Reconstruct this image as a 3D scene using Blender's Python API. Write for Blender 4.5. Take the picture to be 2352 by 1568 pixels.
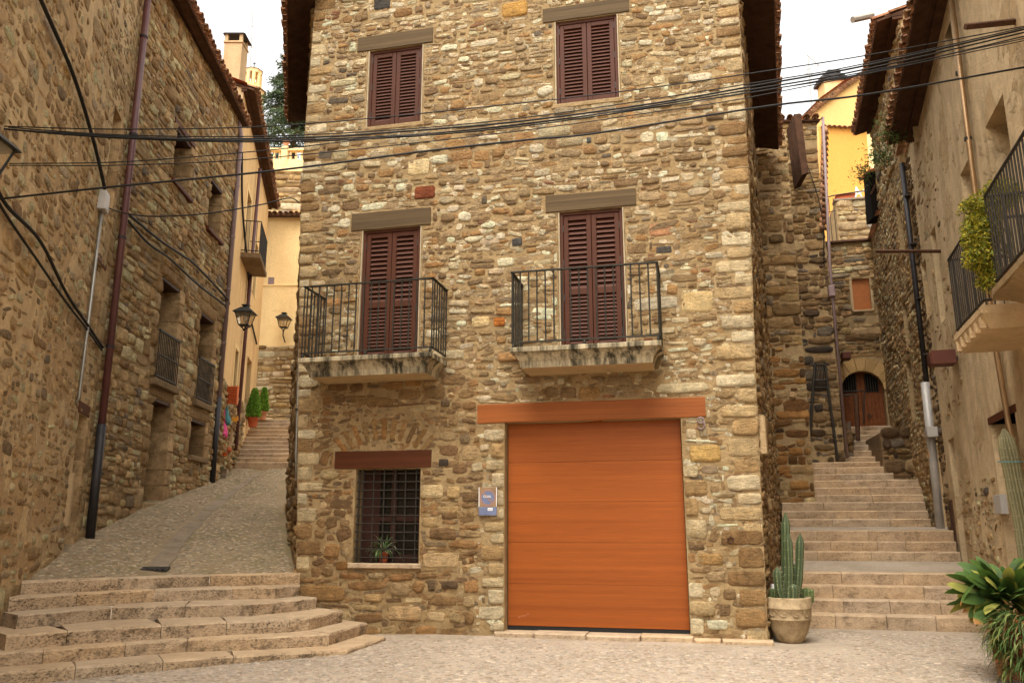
import bpy, math, random
import numpy as np
from mathutils import Matrix, Vector

random.seed(7)
for o in list(bpy.data.objects): bpy.data.objects.remove(o)
scene = bpy.context.scene
COL = scene.collection

# ------------------------------------------------------------------ camera
PX_W, PX_H, FPX = 2352.0, 1568.0, 1881.6          # the photograph's frame and its focal length in pixels
PITCH = math.atan(431 / 1882)
CAM = np.array([0.0, 0.0, 1.5])
cd = bpy.data.cameras.new('camera'); cam = bpy.data.objects.new('camera', cd); COL.objects.link(cam)
cam.location = CAM.tolist(); cam.rotation_euler = (math.pi / 2 + PITCH, 0, 0)
cd.sensor_width = 36; cd.lens = 28.8; cd.clip_start = 0.1; cd.clip_end = 2000
scene.camera = cam

# ------------------------------------------------------------------ world and sun: bright overcast
SUN_EL, SUN_AZ = math.radians(64), math.radians(-160)
w = bpy.data.worlds.new('World'); scene.world = w; w.use_nodes = True
nt = w.node_tree; nt.nodes.clear()
sky = nt.nodes.new('ShaderNodeTexSky'); sky.sky_type = 'NISHITA'; sky.sun_disc = False
sky.sun_elevation = SUN_EL; sky.sun_rotation = SUN_AZ; sky.air_density = 1.0; sky.dust_density = 4.0; sky.ozone_density = 1.0
hs = nt.nodes.new('ShaderNodeHueSaturation'); hs.inputs['Saturation'].default_value = 0.12
wm = nt.nodes.new('ShaderNodeMixRGB'); wm.blend_type = 'MULTIPLY'; wm.inputs[0].default_value = 1; wm.inputs[2].default_value = (1.0, 0.972, 0.915, 1)
bg = nt.nodes.new('ShaderNodeBackground'); bg.inputs[1].default_value = 0.15
wo = nt.nodes.new('ShaderNodeOutputWorld')
nt.links.new(sky.outputs[0], hs.inputs['Color']); nt.links.new(hs.outputs[0], wm.inputs[1])
nt.links.new(wm.outputs[0], bg.inputs[0]); nt.links.new(bg.outputs[0], wo.inputs[0])
sd = bpy.data.lights.new('sun', 'SUN'); sd.energy = 0.5; sd.angle = math.radians(45); sd.color = (1, 0.97, 0.91)
sun = bpy.data.objects.new('sun', sd); COL.objects.link(sun)
dv = Vector((math.sin(SUN_AZ) * math.cos(SUN_EL), math.cos(SUN_AZ) * math.cos(SUN_EL), math.sin(SUN_EL)))
sun.rotation_euler = (-dv).to_track_quat('-Z', 'Y').to_euler(); sun.location = (0, 0, 30)
vs = scene.view_settings
vs.view_transform = 'Standard'; vs.look = 'None'; vs.gamma = 1; vs.exposure = 1.84; vs.use_curve_mapping = False

# ------------------------------------------------------------------ pixels and planes
def ray(x, y):
    a = (x - PX_W / 2) / FPX; b = -(y - PX_H / 2) / FPX
    s, c = math.sin(PITCH), math.cos(PITCH)
    return np.array([a, c - b * s, s + b * c])
def onz(x, y, z): d = ray(x, y); return CAM + d * ((z - CAM[2]) / d[2])
def aty(x, y, Y): d = ray(x, y); return CAM + d * (Y / d[1])
def onplane(x, y, P, n): d = ray(x, y); return CAM + d * (np.dot(np.asarray(P) - CAM, n) / np.dot(d, n))
def mpp(p):                                        # metres per photograph pixel at a point
    p = np.asarray(p) - CAM; return (p[1] * math.cos(PITCH) + p[2] * math.sin(PITCH)) / FPX
A3 = np.array
UP = A3([0, 0, 1.0])
class Wall:
    """a wall plane: u along it, v up, d out of it"""
    def __init__(s, O, U, V=UP, N=None):
        s.O = A3([float(c) for c in (list(O) + [0])[:3]]); s.U = A3([float(c) for c in (list(U) + [0])[:3]]); s.U /= np.linalg.norm(s.U)
        s.V = A3(V, float)
        s.N = A3(N, float) if N is not None else A3([s.U[1], -s.U[0], 0.0])
        s.N /= np.linalg.norm(s.N); s.tw = None            # tw = (vector per metre of height at u = 0, length over which it dies out)
    def P(s, u, v, d=0.0):
        p = s.O + s.U * u + s.V * v + s.N * d
        return p if s.tw is None else p + s.tw[0] * (v * (1 - u / s.tw[1]))
    def px(s, x, y, d=0.0):
        q = onplane(x, y, s.O + s.N * d, s.N) - s.O
        v = q[2]; q = q - s.V * v
        return float(np.dot(q, s.U)), float(v)
    def off(s, d): return Wall(s.O + s.N * d, s.U, s.V, s.N)
    def rect(s, x0, y0, x1, y1, d=0.0):
        a = s.px(x0, y0, d); b = s.px(x1, y1, d)
        return min(a[0], b[0]), max(a[0], b[0]), min(a[1], b[1]), max(a[1], b[1])

# ------------------------------------------------------------------ mesh builder and objects
class MB:
    def __init__(s): s.v = []; s.f = []
    def add(s, vs, fs):
        n = len(s.v); s.v += [tuple(map(float, p)) for p in vs]; s.f += [tuple(i + n for i in f) for f in fs]; return s
    def quad(s, *p): return s.add(p, [(0, 1, 2, 3)])
    def box6(s, o, x, y, z):                       # corner + three edge vectors
        o, x, y, z = map(A3, (o, x, y, z))
        p = [o, o + x, o + x + y, o + y, o + z, o + x + z, o + x + y + z, o + y + z]
        return s.add(p, [(0, 3, 2, 1), (4, 5, 6, 7), (0, 1, 5, 4), (1, 2, 6, 5), (2, 3, 7, 6), (3, 0, 4, 7)])
    def bev(s, o, x, y, z, b):                     # box with chamfered edges on the face side z
        o, x, y, z = map(A3, (o, x, y, z)); ex, ey, ez = (k / np.linalg.norm(k) for k in (x, y, z))
        p = [o, o + x, o + x + y, o + y]; q = [k + z - ez * b for k in p]
        t = [o + z + ex * b + ey * b, o + x + z - ex * b + ey * b, o + x + y + z - ex * b - ey * b, o + y + z + ex * b - ey * b]
        fs = [(3, 2, 1, 0), (8, 9, 10, 11)]
        for i in range(4):
            j = (i + 1) % 4; fs += [(i, j, 4 + j, 4 + i), (4 + i, 4 + j, 8 + j, 8 + i)]
        return s.add(p + q + t, fs)
    def wbox(s, W, u0, u1, v0, v1, d0, d1, b=0.0):
        o = W.P(u0, v0, d0); x = W.U * (u1 - u0); y = W.V * (v1 - v0); z = W.N * (d1 - d0)
        return s.bev(o, x, y, z, b) if b else s.box6(o, x, y, z)
    def tube(s, pts, r, n=8, cap=True):
        pts = [A3(p, float) for p in pts]; rs = r if hasattr(r, '__len__') else [r] * len(pts)
        vs = []; fs = []; ref = None
        for i, p in enumerate(pts):
            t = pts[min(i + 1, len(pts) - 1)] - pts[max(i - 1, 0)]; t = t / (np.linalg.norm(t) + 1e-9)
            if ref is None: ref = A3([0, 0, 1.]) if abs(t[2]) < 0.9 else A3([1., 0, 0])
            x = np.cross(ref, t); x /= np.linalg.norm(x) + 1e-9; y = np.cross(t, x); ref = y
            for k in range(n):
                a = 2 * math.pi * k / n; vs.append(p + rs[i] * (math.cos(a) * x + math.sin(a) * y))
        for i in range(len(pts) - 1):
            for k in range(n):
                j = (k + 1) % n; fs.append((i * n + k, i * n + j, i * n + n + j, i * n + n + k))
        if cap: fs += [tuple(reversed(range(n))), tuple(range((len(pts) - 1) * n, len(pts) * n))]
        return s.add(vs, fs)
    def lathe(s, c, prof, n=20, wob=0.0):          # (radius, height) profile about a vertical axis
        c = A3(c, float); vs = []; fs = []
        for r, h in prof:
            for k in range(n):
                a = 2 * math.pi * k / n; q = 1 + wob * math.sin(3 * a + h * 5)
                vs.append(c + A3([math.cos(a) * r * q, math.sin(a) * r * q, h]))
        for i in range(len(prof) - 1):
            for k in range(n):
                j = (k + 1) % n; fs.append((i * n + k, i * n + j, i * n + n + j, i * n + n + k))
        fs += [tuple(reversed(range(n))), tuple(range((len(prof) - 1) * n, len(prof) * n))]
        return s.add(vs, fs)
    def mesh(s, name, smooth=False):
        me = bpy.data.meshes.new(name); me.from_pydata(s.v, [], s.f)
        if smooth: me.polygons.foreach_set('use_smooth', [True] * len(me.polygons))
        me.update(); return me
def link(name, data, mat=None, parent=None, M=None):
    o = bpy.data.objects.new(name, data); COL.objects.link(o)
    if mat is not None and data is not None and not data.materials: data.materials.append(mat)
    if M is not None: o.matrix_basis = M
    if parent is not None:
        o.parent = parent; o.matrix_parent_inverse = WM.get(parent.name, Matrix()).inverted()
    WM[o.name] = M.copy() if M is not None else Matrix()
    return o
WM = {}
def obj(name, mb, mat, parent=None, smooth=False): return link(name, mb.mesh(name, smooth), mat, parent)
def thing(name, label, cat, loc, group=None):
    o = link(name, None, None, None, Matrix.Translation(Vector([float(c) for c in loc])))
    return tag(o, label, cat, group)
def tag(o, label=None, cat=None, group=None, kind=None):
    if label: o['label'] = label
    if cat: o['category'] = cat
    if group: o['group'] = group
    if kind: o['kind'] = kind
    return o
def frameM(o, x, y, z):                            # matrix from an origin and three edge vectors
    return Matrix(((x[0], y[0], z[0], o[0]), (x[1], y[1], z[1], o[1]), (x[2], y[2], z[2], o[2]), (0, 0, 0, 1)))
_unit = {}
def unit_box(mat):
    k = ('box', mat.name)
    if k not in _unit: _unit[k] = MB().bev((0, 0, 0), (1, 0, 0), (0, 1, 0), (0, 0, 1), 0.08).mesh('piece'); _unit[k].materials.append(mat)
    return _unit[k]
def unit_rod(mat, n=7):
    k = ('rod', mat.name, n)
    if k not in _unit: _unit[k] = MB().tube([(0, 0, 0), (0, 0, 1)], 1.0, n).mesh('rod', True); _unit[k].materials.append(mat)
    return _unit[k]
def rod(name, a, b, r, mat, parent, n=7):
    a, b = A3(a, float), A3(b, float); z = b - a; L = np.linalg.norm(z); t = z / L
    ref = A3([0, 0, 1.]) if abs(t[2]) < 0.9 else A3([1., 0, 0])
    x = np.cross(ref, t); x /= np.linalg.norm(x); y = np.cross(t, x)
    return link(name, unit_rod(mat, n), None, parent, frameM(a, x * r, y * r, z))
def pbox(name, o, x, y, z, mat, parent): return link(name, unit_box(mat), None, parent, frameM(o, x, y, z))
def smooth_path(pts, n=6):
    pts = [A3(p, float) for p in pts]; P = [2 * pts[0] - pts[1]] + pts + [2 * pts[-1] - pts[-2]]; out = []
    for i in range(1, len(P) - 2):
        for k in range(n):
            t = k / n; a, b, c, d = P[i - 1], P[i], P[i + 1], P[i + 2]
            out.append(0.5 * (2 * b + (c - a) * t + (2 * a - 5 * b + 4 * c - d) * t * t + (3 * b - a - 3 * c + d) * t ** 3))
    return out + [pts[-1]]
def np_mesh(name, V, F, col=None, smooth=False):   # F: array of quads or tris, col: per-vertex rgb
    me = bpy.data.meshes.new(name); V = np.asarray(V, np.float32); F = np.asarray(F, np.int32); k = F.shape[1]
    me.vertices.add(len(V)); me.vertices.foreach_set('co', V.ravel())
    me.loops.add(F.size); me.loops.foreach_set('vertex_index', F.ravel())
    me.polygons.add(len(F)); me.polygons.foreach_set('loop_start', np.arange(0, F.size, k, dtype=np.int32))
    if smooth: me.polygons.foreach_set('use_smooth', np.ones(len(F), bool))
    me.update(calc_edges=True)
    if col is not None: set_col(me, col)
    me.validate(); return me
def set_col(me, col):
    a = me.attributes.new('col', 'FLOAT_COLOR', 'POINT')
    c = np.ones((len(me.vertices), 4), np.float32); c[:, :3] = col; a.data.foreach_set('color', c.ravel())
def lin(c):
    c = np.asarray(c, float) / 255.0
    return np.where(c <= 0.04045, c / 12.92, ((c + 0.055) / 1.055) ** 2.4)
# ------------------------------------------------------------------ materials
class NT:
    def __init__(s, name, rough=0.85, spec=0.3, metal=0.0):
        s.m = bpy.data.materials.new(name); s.m.use_nodes = True; s.t = s.m.node_tree
        s.b = s.t.nodes['Principled BSDF']; s.b.inputs['Roughness'].default_value = rough
        s.b.inputs['Specular IOR Level'].default_value = spec; s.b.inputs['Metallic'].default_value = metal
        s.pos = s.n('ShaderNodeNewGeometry').outputs['Position']
    def n(s, k): return s.t.nodes.new(k)
    def L(s, a, b): s.t.links.new(a, b)
    def val(s, sock, x):
        if isinstance(x, (int, float)): sock.default_value = x
        elif isinstance(x, (tuple, list, np.ndarray)): sock.default_value = (*[float(k) for k in x][:3], 1) if len(sock.default_value) == 4 else tuple(float(k) for k in x)
        else: s.L(x, sock)
    def stretch(s, sx, sy, sz, U=(1, 0, 0), W=(0, 1, 0)):
        c = s.n('ShaderNodeCombineXYZ')
        for i, (ax, k) in enumerate(((U, sx), (W, sy), ((0, 0, 1), sz))):
            d = s.n('ShaderNodeVectorMath'); d.operation = 'DOT_PRODUCT'; s.L(s.pos, d.inputs[0]); d.inputs[1].default_value = tuple(float(a) * k for a in ax)
            s.L(d.outputs['Value'], c.inputs[i])
        return c.outputs[0]
    def noise(s, scale, detail=4, rough=0.6, vec=None, dist=0.0):
        n = s.n('ShaderNodeTexNoise'); n.inputs['Scale'].default_value = scale; n.inputs['Detail'].default_value = detail
        n.inputs['Roughness'].default_value = rough; n.inputs['Distortion'].default_value = dist; s.L(vec if vec is not None else s.pos, n.inputs['Vector']); return n.outputs['Fac']
    def vor(s, scale, vec=None, feat='F1'):
        n = s.n('ShaderNodeTexVoronoi'); n.inputs['Scale'].default_value = scale; n.feature = feat; s.L(vec if vec is not None else s.pos, n.inputs['Vector']); return n.outputs['Distance']
    def ramp(s, fac, lo, hi, a=0.0, b=1.0):
        n = s.n('ShaderNodeMapRange'); s.L(fac, n.inputs[0]); n.inputs[1].default_value = lo; n.inputs[2].default_value = hi; n.inputs[3].default_value = a; n.inputs[4].default_value = b; return n.outputs[0]
    def mix(s, fac, a, b, mode='MIX'):
        n = s.n('ShaderNodeMixRGB'); n.blend_type = mode; s.val(n.inputs[0], fac); s.val(n.inputs[1], a); s.val(n.inputs[2], b); return n.outputs[0]
    def math(s, op, a, b=0.0):
        n = s.n('ShaderNodeMath'); n.operation = op; s.val(n.inputs[0], a); s.val(n.inputs[1], b); return n.outputs[0]
    def attr(s, name='col'):
        n = s.n('ShaderNodeAttribute'); n.attribute_name = name; return n.outputs['Color']
    def rnd(s): return s.n('ShaderNodeObjectInfo').outputs['Random']
    def bump(s, h, dist, strength=1.0, prev=None):
        n = s.n('ShaderNodeBump'); n.inputs['Strength'].default_value = strength; n.inputs['Distance'].default_value = dist; s.L(h, n.inputs['Height'])
        if prev is not None: s.L(prev, n.inputs['Normal'])
        return n.outputs[0]
    def done(s, col, nrm=None):
        s.val(s.b.inputs['Base Color'], col)
        if nrm is not None: s.L(nrm, s.b.inputs['Normal'])
        return s.m
FU = A3([math.cos(math.radians(13)), -math.sin(math.radians(13)), 0])   # along the front of the middle house
FN = A3([-math.sin(math.radians(13)), -math.cos(math.radians(13)), 0])  # out of it
def vary(t, col, amt=0.35, scale=9, fine=60):      # brightness variation round a colour
    a = t.ramp(t.noise(scale, 5), 0.25, 0.75, 1 - amt, 1 + amt); b = t.ramp(t.noise(fine, 3), 0.25, 0.75, 1 - amt * .6, 1 + amt * .6)
    return t.mix(1.0, t.mix(1.0, col, a, 'MULTIPLY'), b, 'MULTIPLY')
# rubble stone: colour of each stone from its attribute
t = NT('rubble_stone', 0.88, 0.25)
c = vary(t, t.attr(), 0.34, 7, 45)
c = t.mix(t.ramp(t.noise(3.2, 6, .7), 0.52, 0.75), c, t.mix(1.0, c, (0.82, .72, .58), 'MULTIPLY'))
pit = t.ramp(t.noise(70, 3, .65), 0.30, 0.44)
c = t.mix(t.math('MULTIPLY', t.math('SUBTRACT', 1, pit), 0.4), c, (0.035, 0.025, 0.015))
lay = t.noise(13, 5, .6, t.stretch(.7, .7, 3.0))
M_STONE = t.done(c, t.bump(t.noise(30, 6, .72), 0.045, 1, t.bump(lay, 0.08, .9, t.bump(pit, 0.006, 1))))
def mortar(name, col, dark):
    t = NT(name, 0.95, 0.15); n = t.noise(0.55, 6, .65)
    c = t.mix(t.ramp(n, .35, .7), col, dark); c = vary(t, c, .22, 6, 80)
    return t.done(c, t.bump(t.noise(14, 6, .65), .05, .8, t.bump(t.noise(90, 4, .7), .012, .9)))
M_MORT = mortar('lime_mortar', lin((166, 141, 102)), lin((146, 120, 82)))
M_MORT_D = mortar('weathered_mortar', lin((170, 144, 105)), lin((142, 117, 82)))
M_MORT_B = mortar('dark_mortar', lin((134, 110, 80)), lin((104, 84, 60)))
def plaster(name, col, patch, dark, streak=1.0, peel=.57, amt=.16):
    t = NT(name, .92, .2)
    st = t.noise(1.6, 5, .65, t.stretch(1.6, 1.6, .22)); pt = t.noise(.95, 8, .68, None, .4)
    c = t.mix(t.ramp(st, .42, .78, 0, .75 * streak), col, dark)
    pl = t.ramp(pt, peel, peel + .03)
    c = t.mix(pl, c, patch); c = vary(t, c, amt, 5, 50)
    sp = t.ramp(t.noise(11, 6, .7), .62, .70); c = t.mix(t.math('MULTIPLY', sp, .55), c, dark)
    return t.done(c, t.bump(pl, .025, .8, t.bump(t.noise(22, 6, .7), .035, .8)))
M_PL_OLD = plaster('weathered_tan_plaster', lin((210, 184, 143)), lin((190, 161, 119)), lin((142, 116, 82)), .9, .56)
M_PL_NEAR = plaster('rough_render', lin((190, 162, 120)), lin((172, 142, 101)), lin((128, 104, 73)), .7, .5, .2)
M_PL_OCH = plaster('pale_ochre_plaster', lin((226, 188, 132)), lin((214, 172, 118)), lin((176, 138, 92)), .6, .62, .06)
M_PL_YEL = plaster('warm_yellow_plaster', lin((222, 180, 114)), lin((218, 175, 109)), lin((205, 160, 95)), .4, .66, .04)
M_PL_ORA = plaster('orange_plaster', lin((214, 155, 76)), lin((210, 150, 72)), lin((198, 138, 64)), .4, .68, .04)
M_PL_CRM = plaster('cream_plaster', lin((236, 204, 146)), lin((228, 194, 136)), lin((205, 165, 110)), .4, .66, .05)
M_PL_SMOOTH = plaster('smooth_beige_plaster', lin((186, 158, 118)), lin((176, 148, 108)), lin((140, 114, 80)), .7, .66, .08)
def flat(name, col, rough=.6, spec=.35, metal=0, amt=.15, bmp=0.0, scale=20):
    t = NT(name, rough, spec, metal); c = vary(t, col, amt, scale * .3, scale * 2)
    return t.done(c, t.bump(t.noise(scale * 2, 4), bmp, .7) if bmp else None)
M_WHITE = flat('old_white_paint', lin((172, 154, 124)), .8, .2, 0, .15, .01)
M_IRON = flat('black_wrought_iron', lin((52, 46, 38)), .6, .35, .2, .3, .003, 60)
M_RAIL = flat('olive_grey_iron', lin((48, 44, 35)), .65, .3, .1, .3, .002, 60)
M_RUST = flat('rusty_iron', lin((78, 52, 34)), .8, .25, .1, .4, .006, 40)
M_CABLE = flat('black_cable_sheath', lin((26, 25, 23)), .6, .3, 0, .2)
M_PVC = flat('mauve_grey_pipe', lin((128, 106, 102)), .5, .4, 0, .12)
M_PIPE_RED = flat('maroon_painted_pipe', lin((92, 56, 52)), .45, .4, 0, .2)
M_PIPE_DK = flat('dark_cast_iron', lin((46, 42, 42)), .55, .4, .2, .25)
M_STEEL = flat('galvanised_steel', lin((150, 144, 132)), .42, .5, .7, .15)
M_PVC_W = flat('pale_grey_conduit', lin((176, 170, 162)), .4, .5, .1, .12)
M_COPPER = flat('bronze_pipe', lin((150, 118, 80)), .4, .5, .5, .2)
M_DARK = flat('dark_interior', lin((26, 21, 16)), .95, .1, 0, .3)
M_GLASS = flat('dark_window_glass', lin((24, 24, 22)), .12, .5, 0, .1)
M_BROWNBOX = flat('brown_painted_metal', lin((92, 54, 42)), .6, .15, 0, .1)
M_TERRA = flat('terracotta', lin((172, 88, 54)), .8, .25, 0, .22, .008, 25)
M_TERRA_P = flat('pale_terracotta', lin((190, 134, 98)), .85, .2, 0, .22, .008, 25)
M_SOIL = flat('soil', lin((58, 44, 32)), .95, .1, 0, .4, .02, 40)
M_SKYBLUE = flat('faded_sign_blue', lin((106, 114, 142)), .6, .3, 0, .18, 0, 30)
M_SIGNRED = flat('faded_sign_red', lin((150, 116, 102)), .6, .3, 0, .12)
M_SIGNBACK = flat('worn_sign_plate', lin((146, 118, 84)), .6, .3, 0, .25)
M_LETTER = flat('white_lettering', lin((232, 230, 226)), .6, .3, 0, .05)
M_GREYMARK = flat('grey_lettering', lin((120, 118, 118)), .6, .3, 0, .1)
M_PINK = flat('pink_cloth', lin((216, 84, 136)), .85, .2, 0, .2, .004, 60)
M_TEAL = flat('teal_cloth', lin((84, 142, 144)), .85, .2, 0, .2, .004, 60)
M_ORANGE = flat('orange_plastic', lin((206, 94, 34)), .5, .4, 0, .12)
M_YEL = flat('yellow_enamel', lin((222, 150, 40)), .5, .4, 0, .1)
M_BLIND = flat('brown_roller_blind', lin((166, 98, 48)), .6, .3, 0, .12, .004, 30)
M_GREYSTONE = flat('grey_gutter_stone', lin((132, 116, 96)), .9, .2, 0, .25, .02, 18)
# tiles: each its own tone
t = NT('clay_roof_tile', .9, .2)
c = t.mix(t.rnd(), lin((132, 84, 56)), lin((168, 124, 88))); c = t.mix(t.ramp(t.noise(6, 6, .7), .45, .65), c, lin((80, 66, 48))); c = vary(t, c, .3, 10, 60)
M_TILE = t.done(c, t.bump(t.noise(40, 5, .7), .02, .7))
M_TILE_U = flat('dark_eave_tile', lin((74, 52, 38)), .95, .1, 0, .4, .02, 20)  # one dark brown tone for eave slabs, corbel courses and verge
# woods
def wood(name, a, b, U, rough=.6, k=1.0, spec=.14, panel=.0):
    t = NT(name, rough, spec); PW = (1, 0, 0) if abs(U[2]) > .5 else (-U[1], U[0], 0)
    g = t.noise(1.0, 7, .62, t.stretch(.22 * k, 14 * k, 15 * k, U, PW), .25)
    g2 = t.noise(1.0, 4, .6, t.stretch(.12 * k, 3 * k, 6.0 * k, U, PW), .1); f = t.noise(1.0, 3, .6, t.stretch(2.5, 120, 130, U, PW))
    c = t.mix(t.ramp(g, .22, .82), a, b); c = t.mix(t.ramp(g2, .35, .75, 0, .4), c, b); c = t.mix(1.0, c, t.ramp(f, .3, .7, .86, 1.12), 'MULTIPLY')
    if panel: c = t.mix(1.0, c, t.ramp(t.rnd(), 0, 1, 1 - panel, 1 + panel), 'MULTIPLY')
    return t.done(c, t.bump(g, .006, .5))
M_GARAGE = wood('varnished_orange_wood', lin((160, 87, 34)), lin((130, 66, 25)), FU, .5, 1.0, .16, .13)
M_LINT_O = wood('orange_beam', lin((162, 94, 44)), lin((116, 62, 28)), FU, .6, 1.0, .16)
M_LINT_R = wood('red_brown_beam', lin((98, 54, 30)), lin((66, 35, 20)), FU, .6, 1.0)
M_LINT_G = wood('grey_brown_beam', lin((108, 88, 62)), lin((66, 54, 38)), FU, .8, 1.6)
M_DOOR = wood('old_brown_door', lin((140, 82, 44)), lin((86, 48, 26)), (0, 0, 1), .7, 1.2)
t = NT('brown_shutter_paint', .6, .18)
M_SHUT = t.done(vary(t, lin((76, 42, 27)), .12, 3, 40))
# cut step stone: pitted, dark stains
def stepmat(name, a, b, stain, amt):
    t = NT(name, .88, .25)
    c = t.mix(t.ramp(t.noise(1.3, 5), .35, .7), a, b); c = t.mix(t.rnd(), c, t.mix(1.0, c, (1.12, 1.03, .9), 'MULTIPLY'))
    pits = t.ramp(t.noise(38, 5, .75, t.stretch(.7, .7, 1.2)), .40, .53); big = t.ramp(t.noise(2.6, 6, .7), .34, .60)
    pk = t.math('MULTIPLY', t.math('SUBTRACT', 1, pits), t.ramp(big, 0, 1, .18, 1.0))
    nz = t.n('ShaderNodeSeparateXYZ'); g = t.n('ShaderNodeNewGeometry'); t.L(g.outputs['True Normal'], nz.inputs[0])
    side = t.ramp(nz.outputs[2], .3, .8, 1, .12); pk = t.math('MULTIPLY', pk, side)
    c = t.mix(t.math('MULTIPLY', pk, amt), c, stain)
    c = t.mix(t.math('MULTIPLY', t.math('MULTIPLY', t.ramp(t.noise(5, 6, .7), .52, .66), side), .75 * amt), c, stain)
    c = vary(t, c, .14, 7, 60)
    return t.done(c, t.bump(pk, .02, -.9, t.bump(t.noise(45, 5, .7), .012, .8)))
M_STEP = stepmat('pitted_limestone', lin((180, 158, 130)), lin((164, 142, 114)), lin((62, 50, 38)), .95)
M_STEP_R = stepmat('smooth_limestone', lin((182, 160, 133)), lin((166, 145, 119)), lin((84, 68, 52)), .6)
# pebbled paving
def paving(name, a, b, moss, mamt):
    t = NT(name, .92, .2); n = t.noise(.8, 6, .6); c = t.mix(t.ramp(n, .3, .7), a, b)
    c = t.mix(t.math('MULTIPLY', t.ramp(t.noise(1.1, 6, .65), .48, .66), mamt), c, moss); c = vary(t, c, .16, 12, 90)
    return t.done(c, t.bump(t.noise(16, 5, .6), .03, .7, t.bump(t.noise(80, 4, .7), .008, .8)))
M_PLAZA = paving('worn_pebble_paving', lin((172, 156, 136)), lin((160, 144, 124)), lin((140, 126, 106)), .7)
M_RAMP = paving('mossy_pebble_paving', lin((146, 126, 98)), lin((132, 112, 84)), lin((104, 98, 62)), .65)
t = NT('pebble', .8, .3); c = vary(t, t.attr(), .22, 20, 90)
M_PEB = t.done(c, t.bump(t.noise(60, 4), .01, .6))
# balcony concrete: dark run-off stains on the fascia
t = NT('stained_concrete', .9, .2)
run = t.noise(1.0, 6, .7, t.stretch(6.5, 6.5, .45)); c = t.mix(t.ramp(run, .40, .59), lin((186, 170, 138)), lin((52, 47, 36)))
c = t.mix(t.ramp(t.noise(2.0, 6, .7), .4, .75, 0, .4), c, lin((120, 106, 78))); c = vary(t, c, .2, 8, 60)
M_BALC = t.done(c, t.bump(t.noise(40, 5, .7), .015, .8))
M_BALC_U = flat('soffit_plaster', lin((176, 152, 114)), .9, .2, 0, .14, .006, 12)
M_BALC_P = plaster('beige_balcony_plaster', lin((206, 176, 134)), lin((196, 164, 120)), lin((124, 102, 70)), .5, .66, .06)
# greenery: leaf colour from attribute
def leafmat(name, gloss=.5, trans=.25):
    t = NT(name, gloss, .4); c = vary(t, t.attr(), .18, 9, 60); t.b.inputs['Subsurface Weight'].default_value = 0
    t.val(t.b.inputs['Base Color'], c)
    tr = t.n('ShaderNodeBsdfTranslucent'); t.L(c, tr.inputs[0]); mx = t.n('ShaderNodeMixShader'); mx.inputs[0].default_value = trans
    t.L(t.b.outputs[0], mx.inputs[1]); t.L(tr.outputs[0], mx.inputs[2]); t.L(mx.outputs[0], t.t.nodes['Material Output'].inputs[0]); return t.m
M_LEAF = leafmat('leaf', .65); M_NEEDLE = leafmat('needle', .7, .15)
t = NT('cactus_skin', .55, .35); M_CACT = t.done(vary(t, t.attr(), .2, 8, 50))
t = NT('carved_pot_stone', .85, .25); c = t.mix(t.ramp(t.noise(5, 6, .7), .4, .7), lin((170, 148, 114)), lin((118, 95, 65))); M_POT = t.done(vary(t, c, .2, 12, 60), t.bump(t.noise(50, 5, .7), .008, .8))
t = NT('dressed_jamb_stone', .9, .2); c = t.mix(t.rnd(), lin((150, 120, 82)), lin((192, 160, 116))); c = t.mix(t.ramp(t.noise(4, 6, .7), .45, .7), c, lin((112, 88, 58))); M_JAMB = t.done(vary(t, c, .25, 9, 55), t.bump(t.noise(35, 6, .7), .03, .9))
M_CASE = flat('casement_wood_and_soffit_shade', lin((58, 32, 21)), .6, .3, 0, .25)  # casement wood; also colours the painted shade on the soffit boards
M_BARK = flat('bark', lin((84, 66, 48)), .95, .1, 0, .35, .03, 15)
# lantern glass
t = NT('lantern_glass', .15, .5); t.b.inputs['Transmission Weight'].default_value = .75; t.b.inputs['IOR'].default_value = 1.05
M_LGLASS = t.done(lin((225, 205, 170)))
M_LAMP = flat('black_lantern_metal', lin((34, 36, 34)), .5, .4, .3, .15)
# ------------------------------------------------------------------ rubble masonry
def palette(*it):
    wts = A3([k[0] for k in it], float); return wts / wts.sum(), np.stack([lin(k[1]) for k in it])
def bright(k, *it): w_, c_ = palette(*it); return w_, np.clip(c_ * k, 0, .62)
PAL_MAIN = palette((30, (178, 150, 108)), (22, (154, 122, 78)), (24, (208, 186, 146)), (13, (178, 130, 72)), (8, (128, 98, 62)), (4, (160, 142, 112)), (15, (228, 210, 174)), (1.0, (76, 72, 66)), (1.3, (136, 80, 48)))
PAL_LOW = palette((26, (150, 112, 64)), (22, (168, 120, 66)), (16, (122, 86, 48)), (14, (192, 160, 112)), (8, (140, 118, 86)), (6, (206, 178, 130)), (3, (88, 64, 42)))
PAL_PALE = palette((30, (206, 180, 134)), (20, (190, 156, 102)), (14, (220, 200, 158)), (10, (176, 150, 112)), (6, (150, 118, 74)), (4, (150, 140, 124)))
PAL_LEFT = bright(1.14, (28, (188, 155, 108)), (22, (170, 135, 88)), (18, (206, 178, 134)), (12, (148, 114, 73)), (8, (172, 150, 118)), (4, (124, 102, 76)), (1.5, (112, 100, 86)))
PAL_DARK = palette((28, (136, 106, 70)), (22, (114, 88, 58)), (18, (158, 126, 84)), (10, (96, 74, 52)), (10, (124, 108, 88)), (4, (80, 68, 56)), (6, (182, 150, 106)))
PAL_SIDE = palette((28, (174, 140, 92)), (24, (152, 118, 74)), (14, (126, 96, 60)), (16, (196, 164, 118)), (8, (146, 126, 98)))
KST = 10
_tris = []
for r_ in range(2):
    for k_ in range(KST):
        j_ = (k_ + 1) % KST; _tris += [(r_ * KST + k_, r_ * KST + j_, r_ * KST + KST + j_), (r_ * KST + k_, r_ * KST + KST + j_, r_ * KST + KST + k_)]
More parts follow.
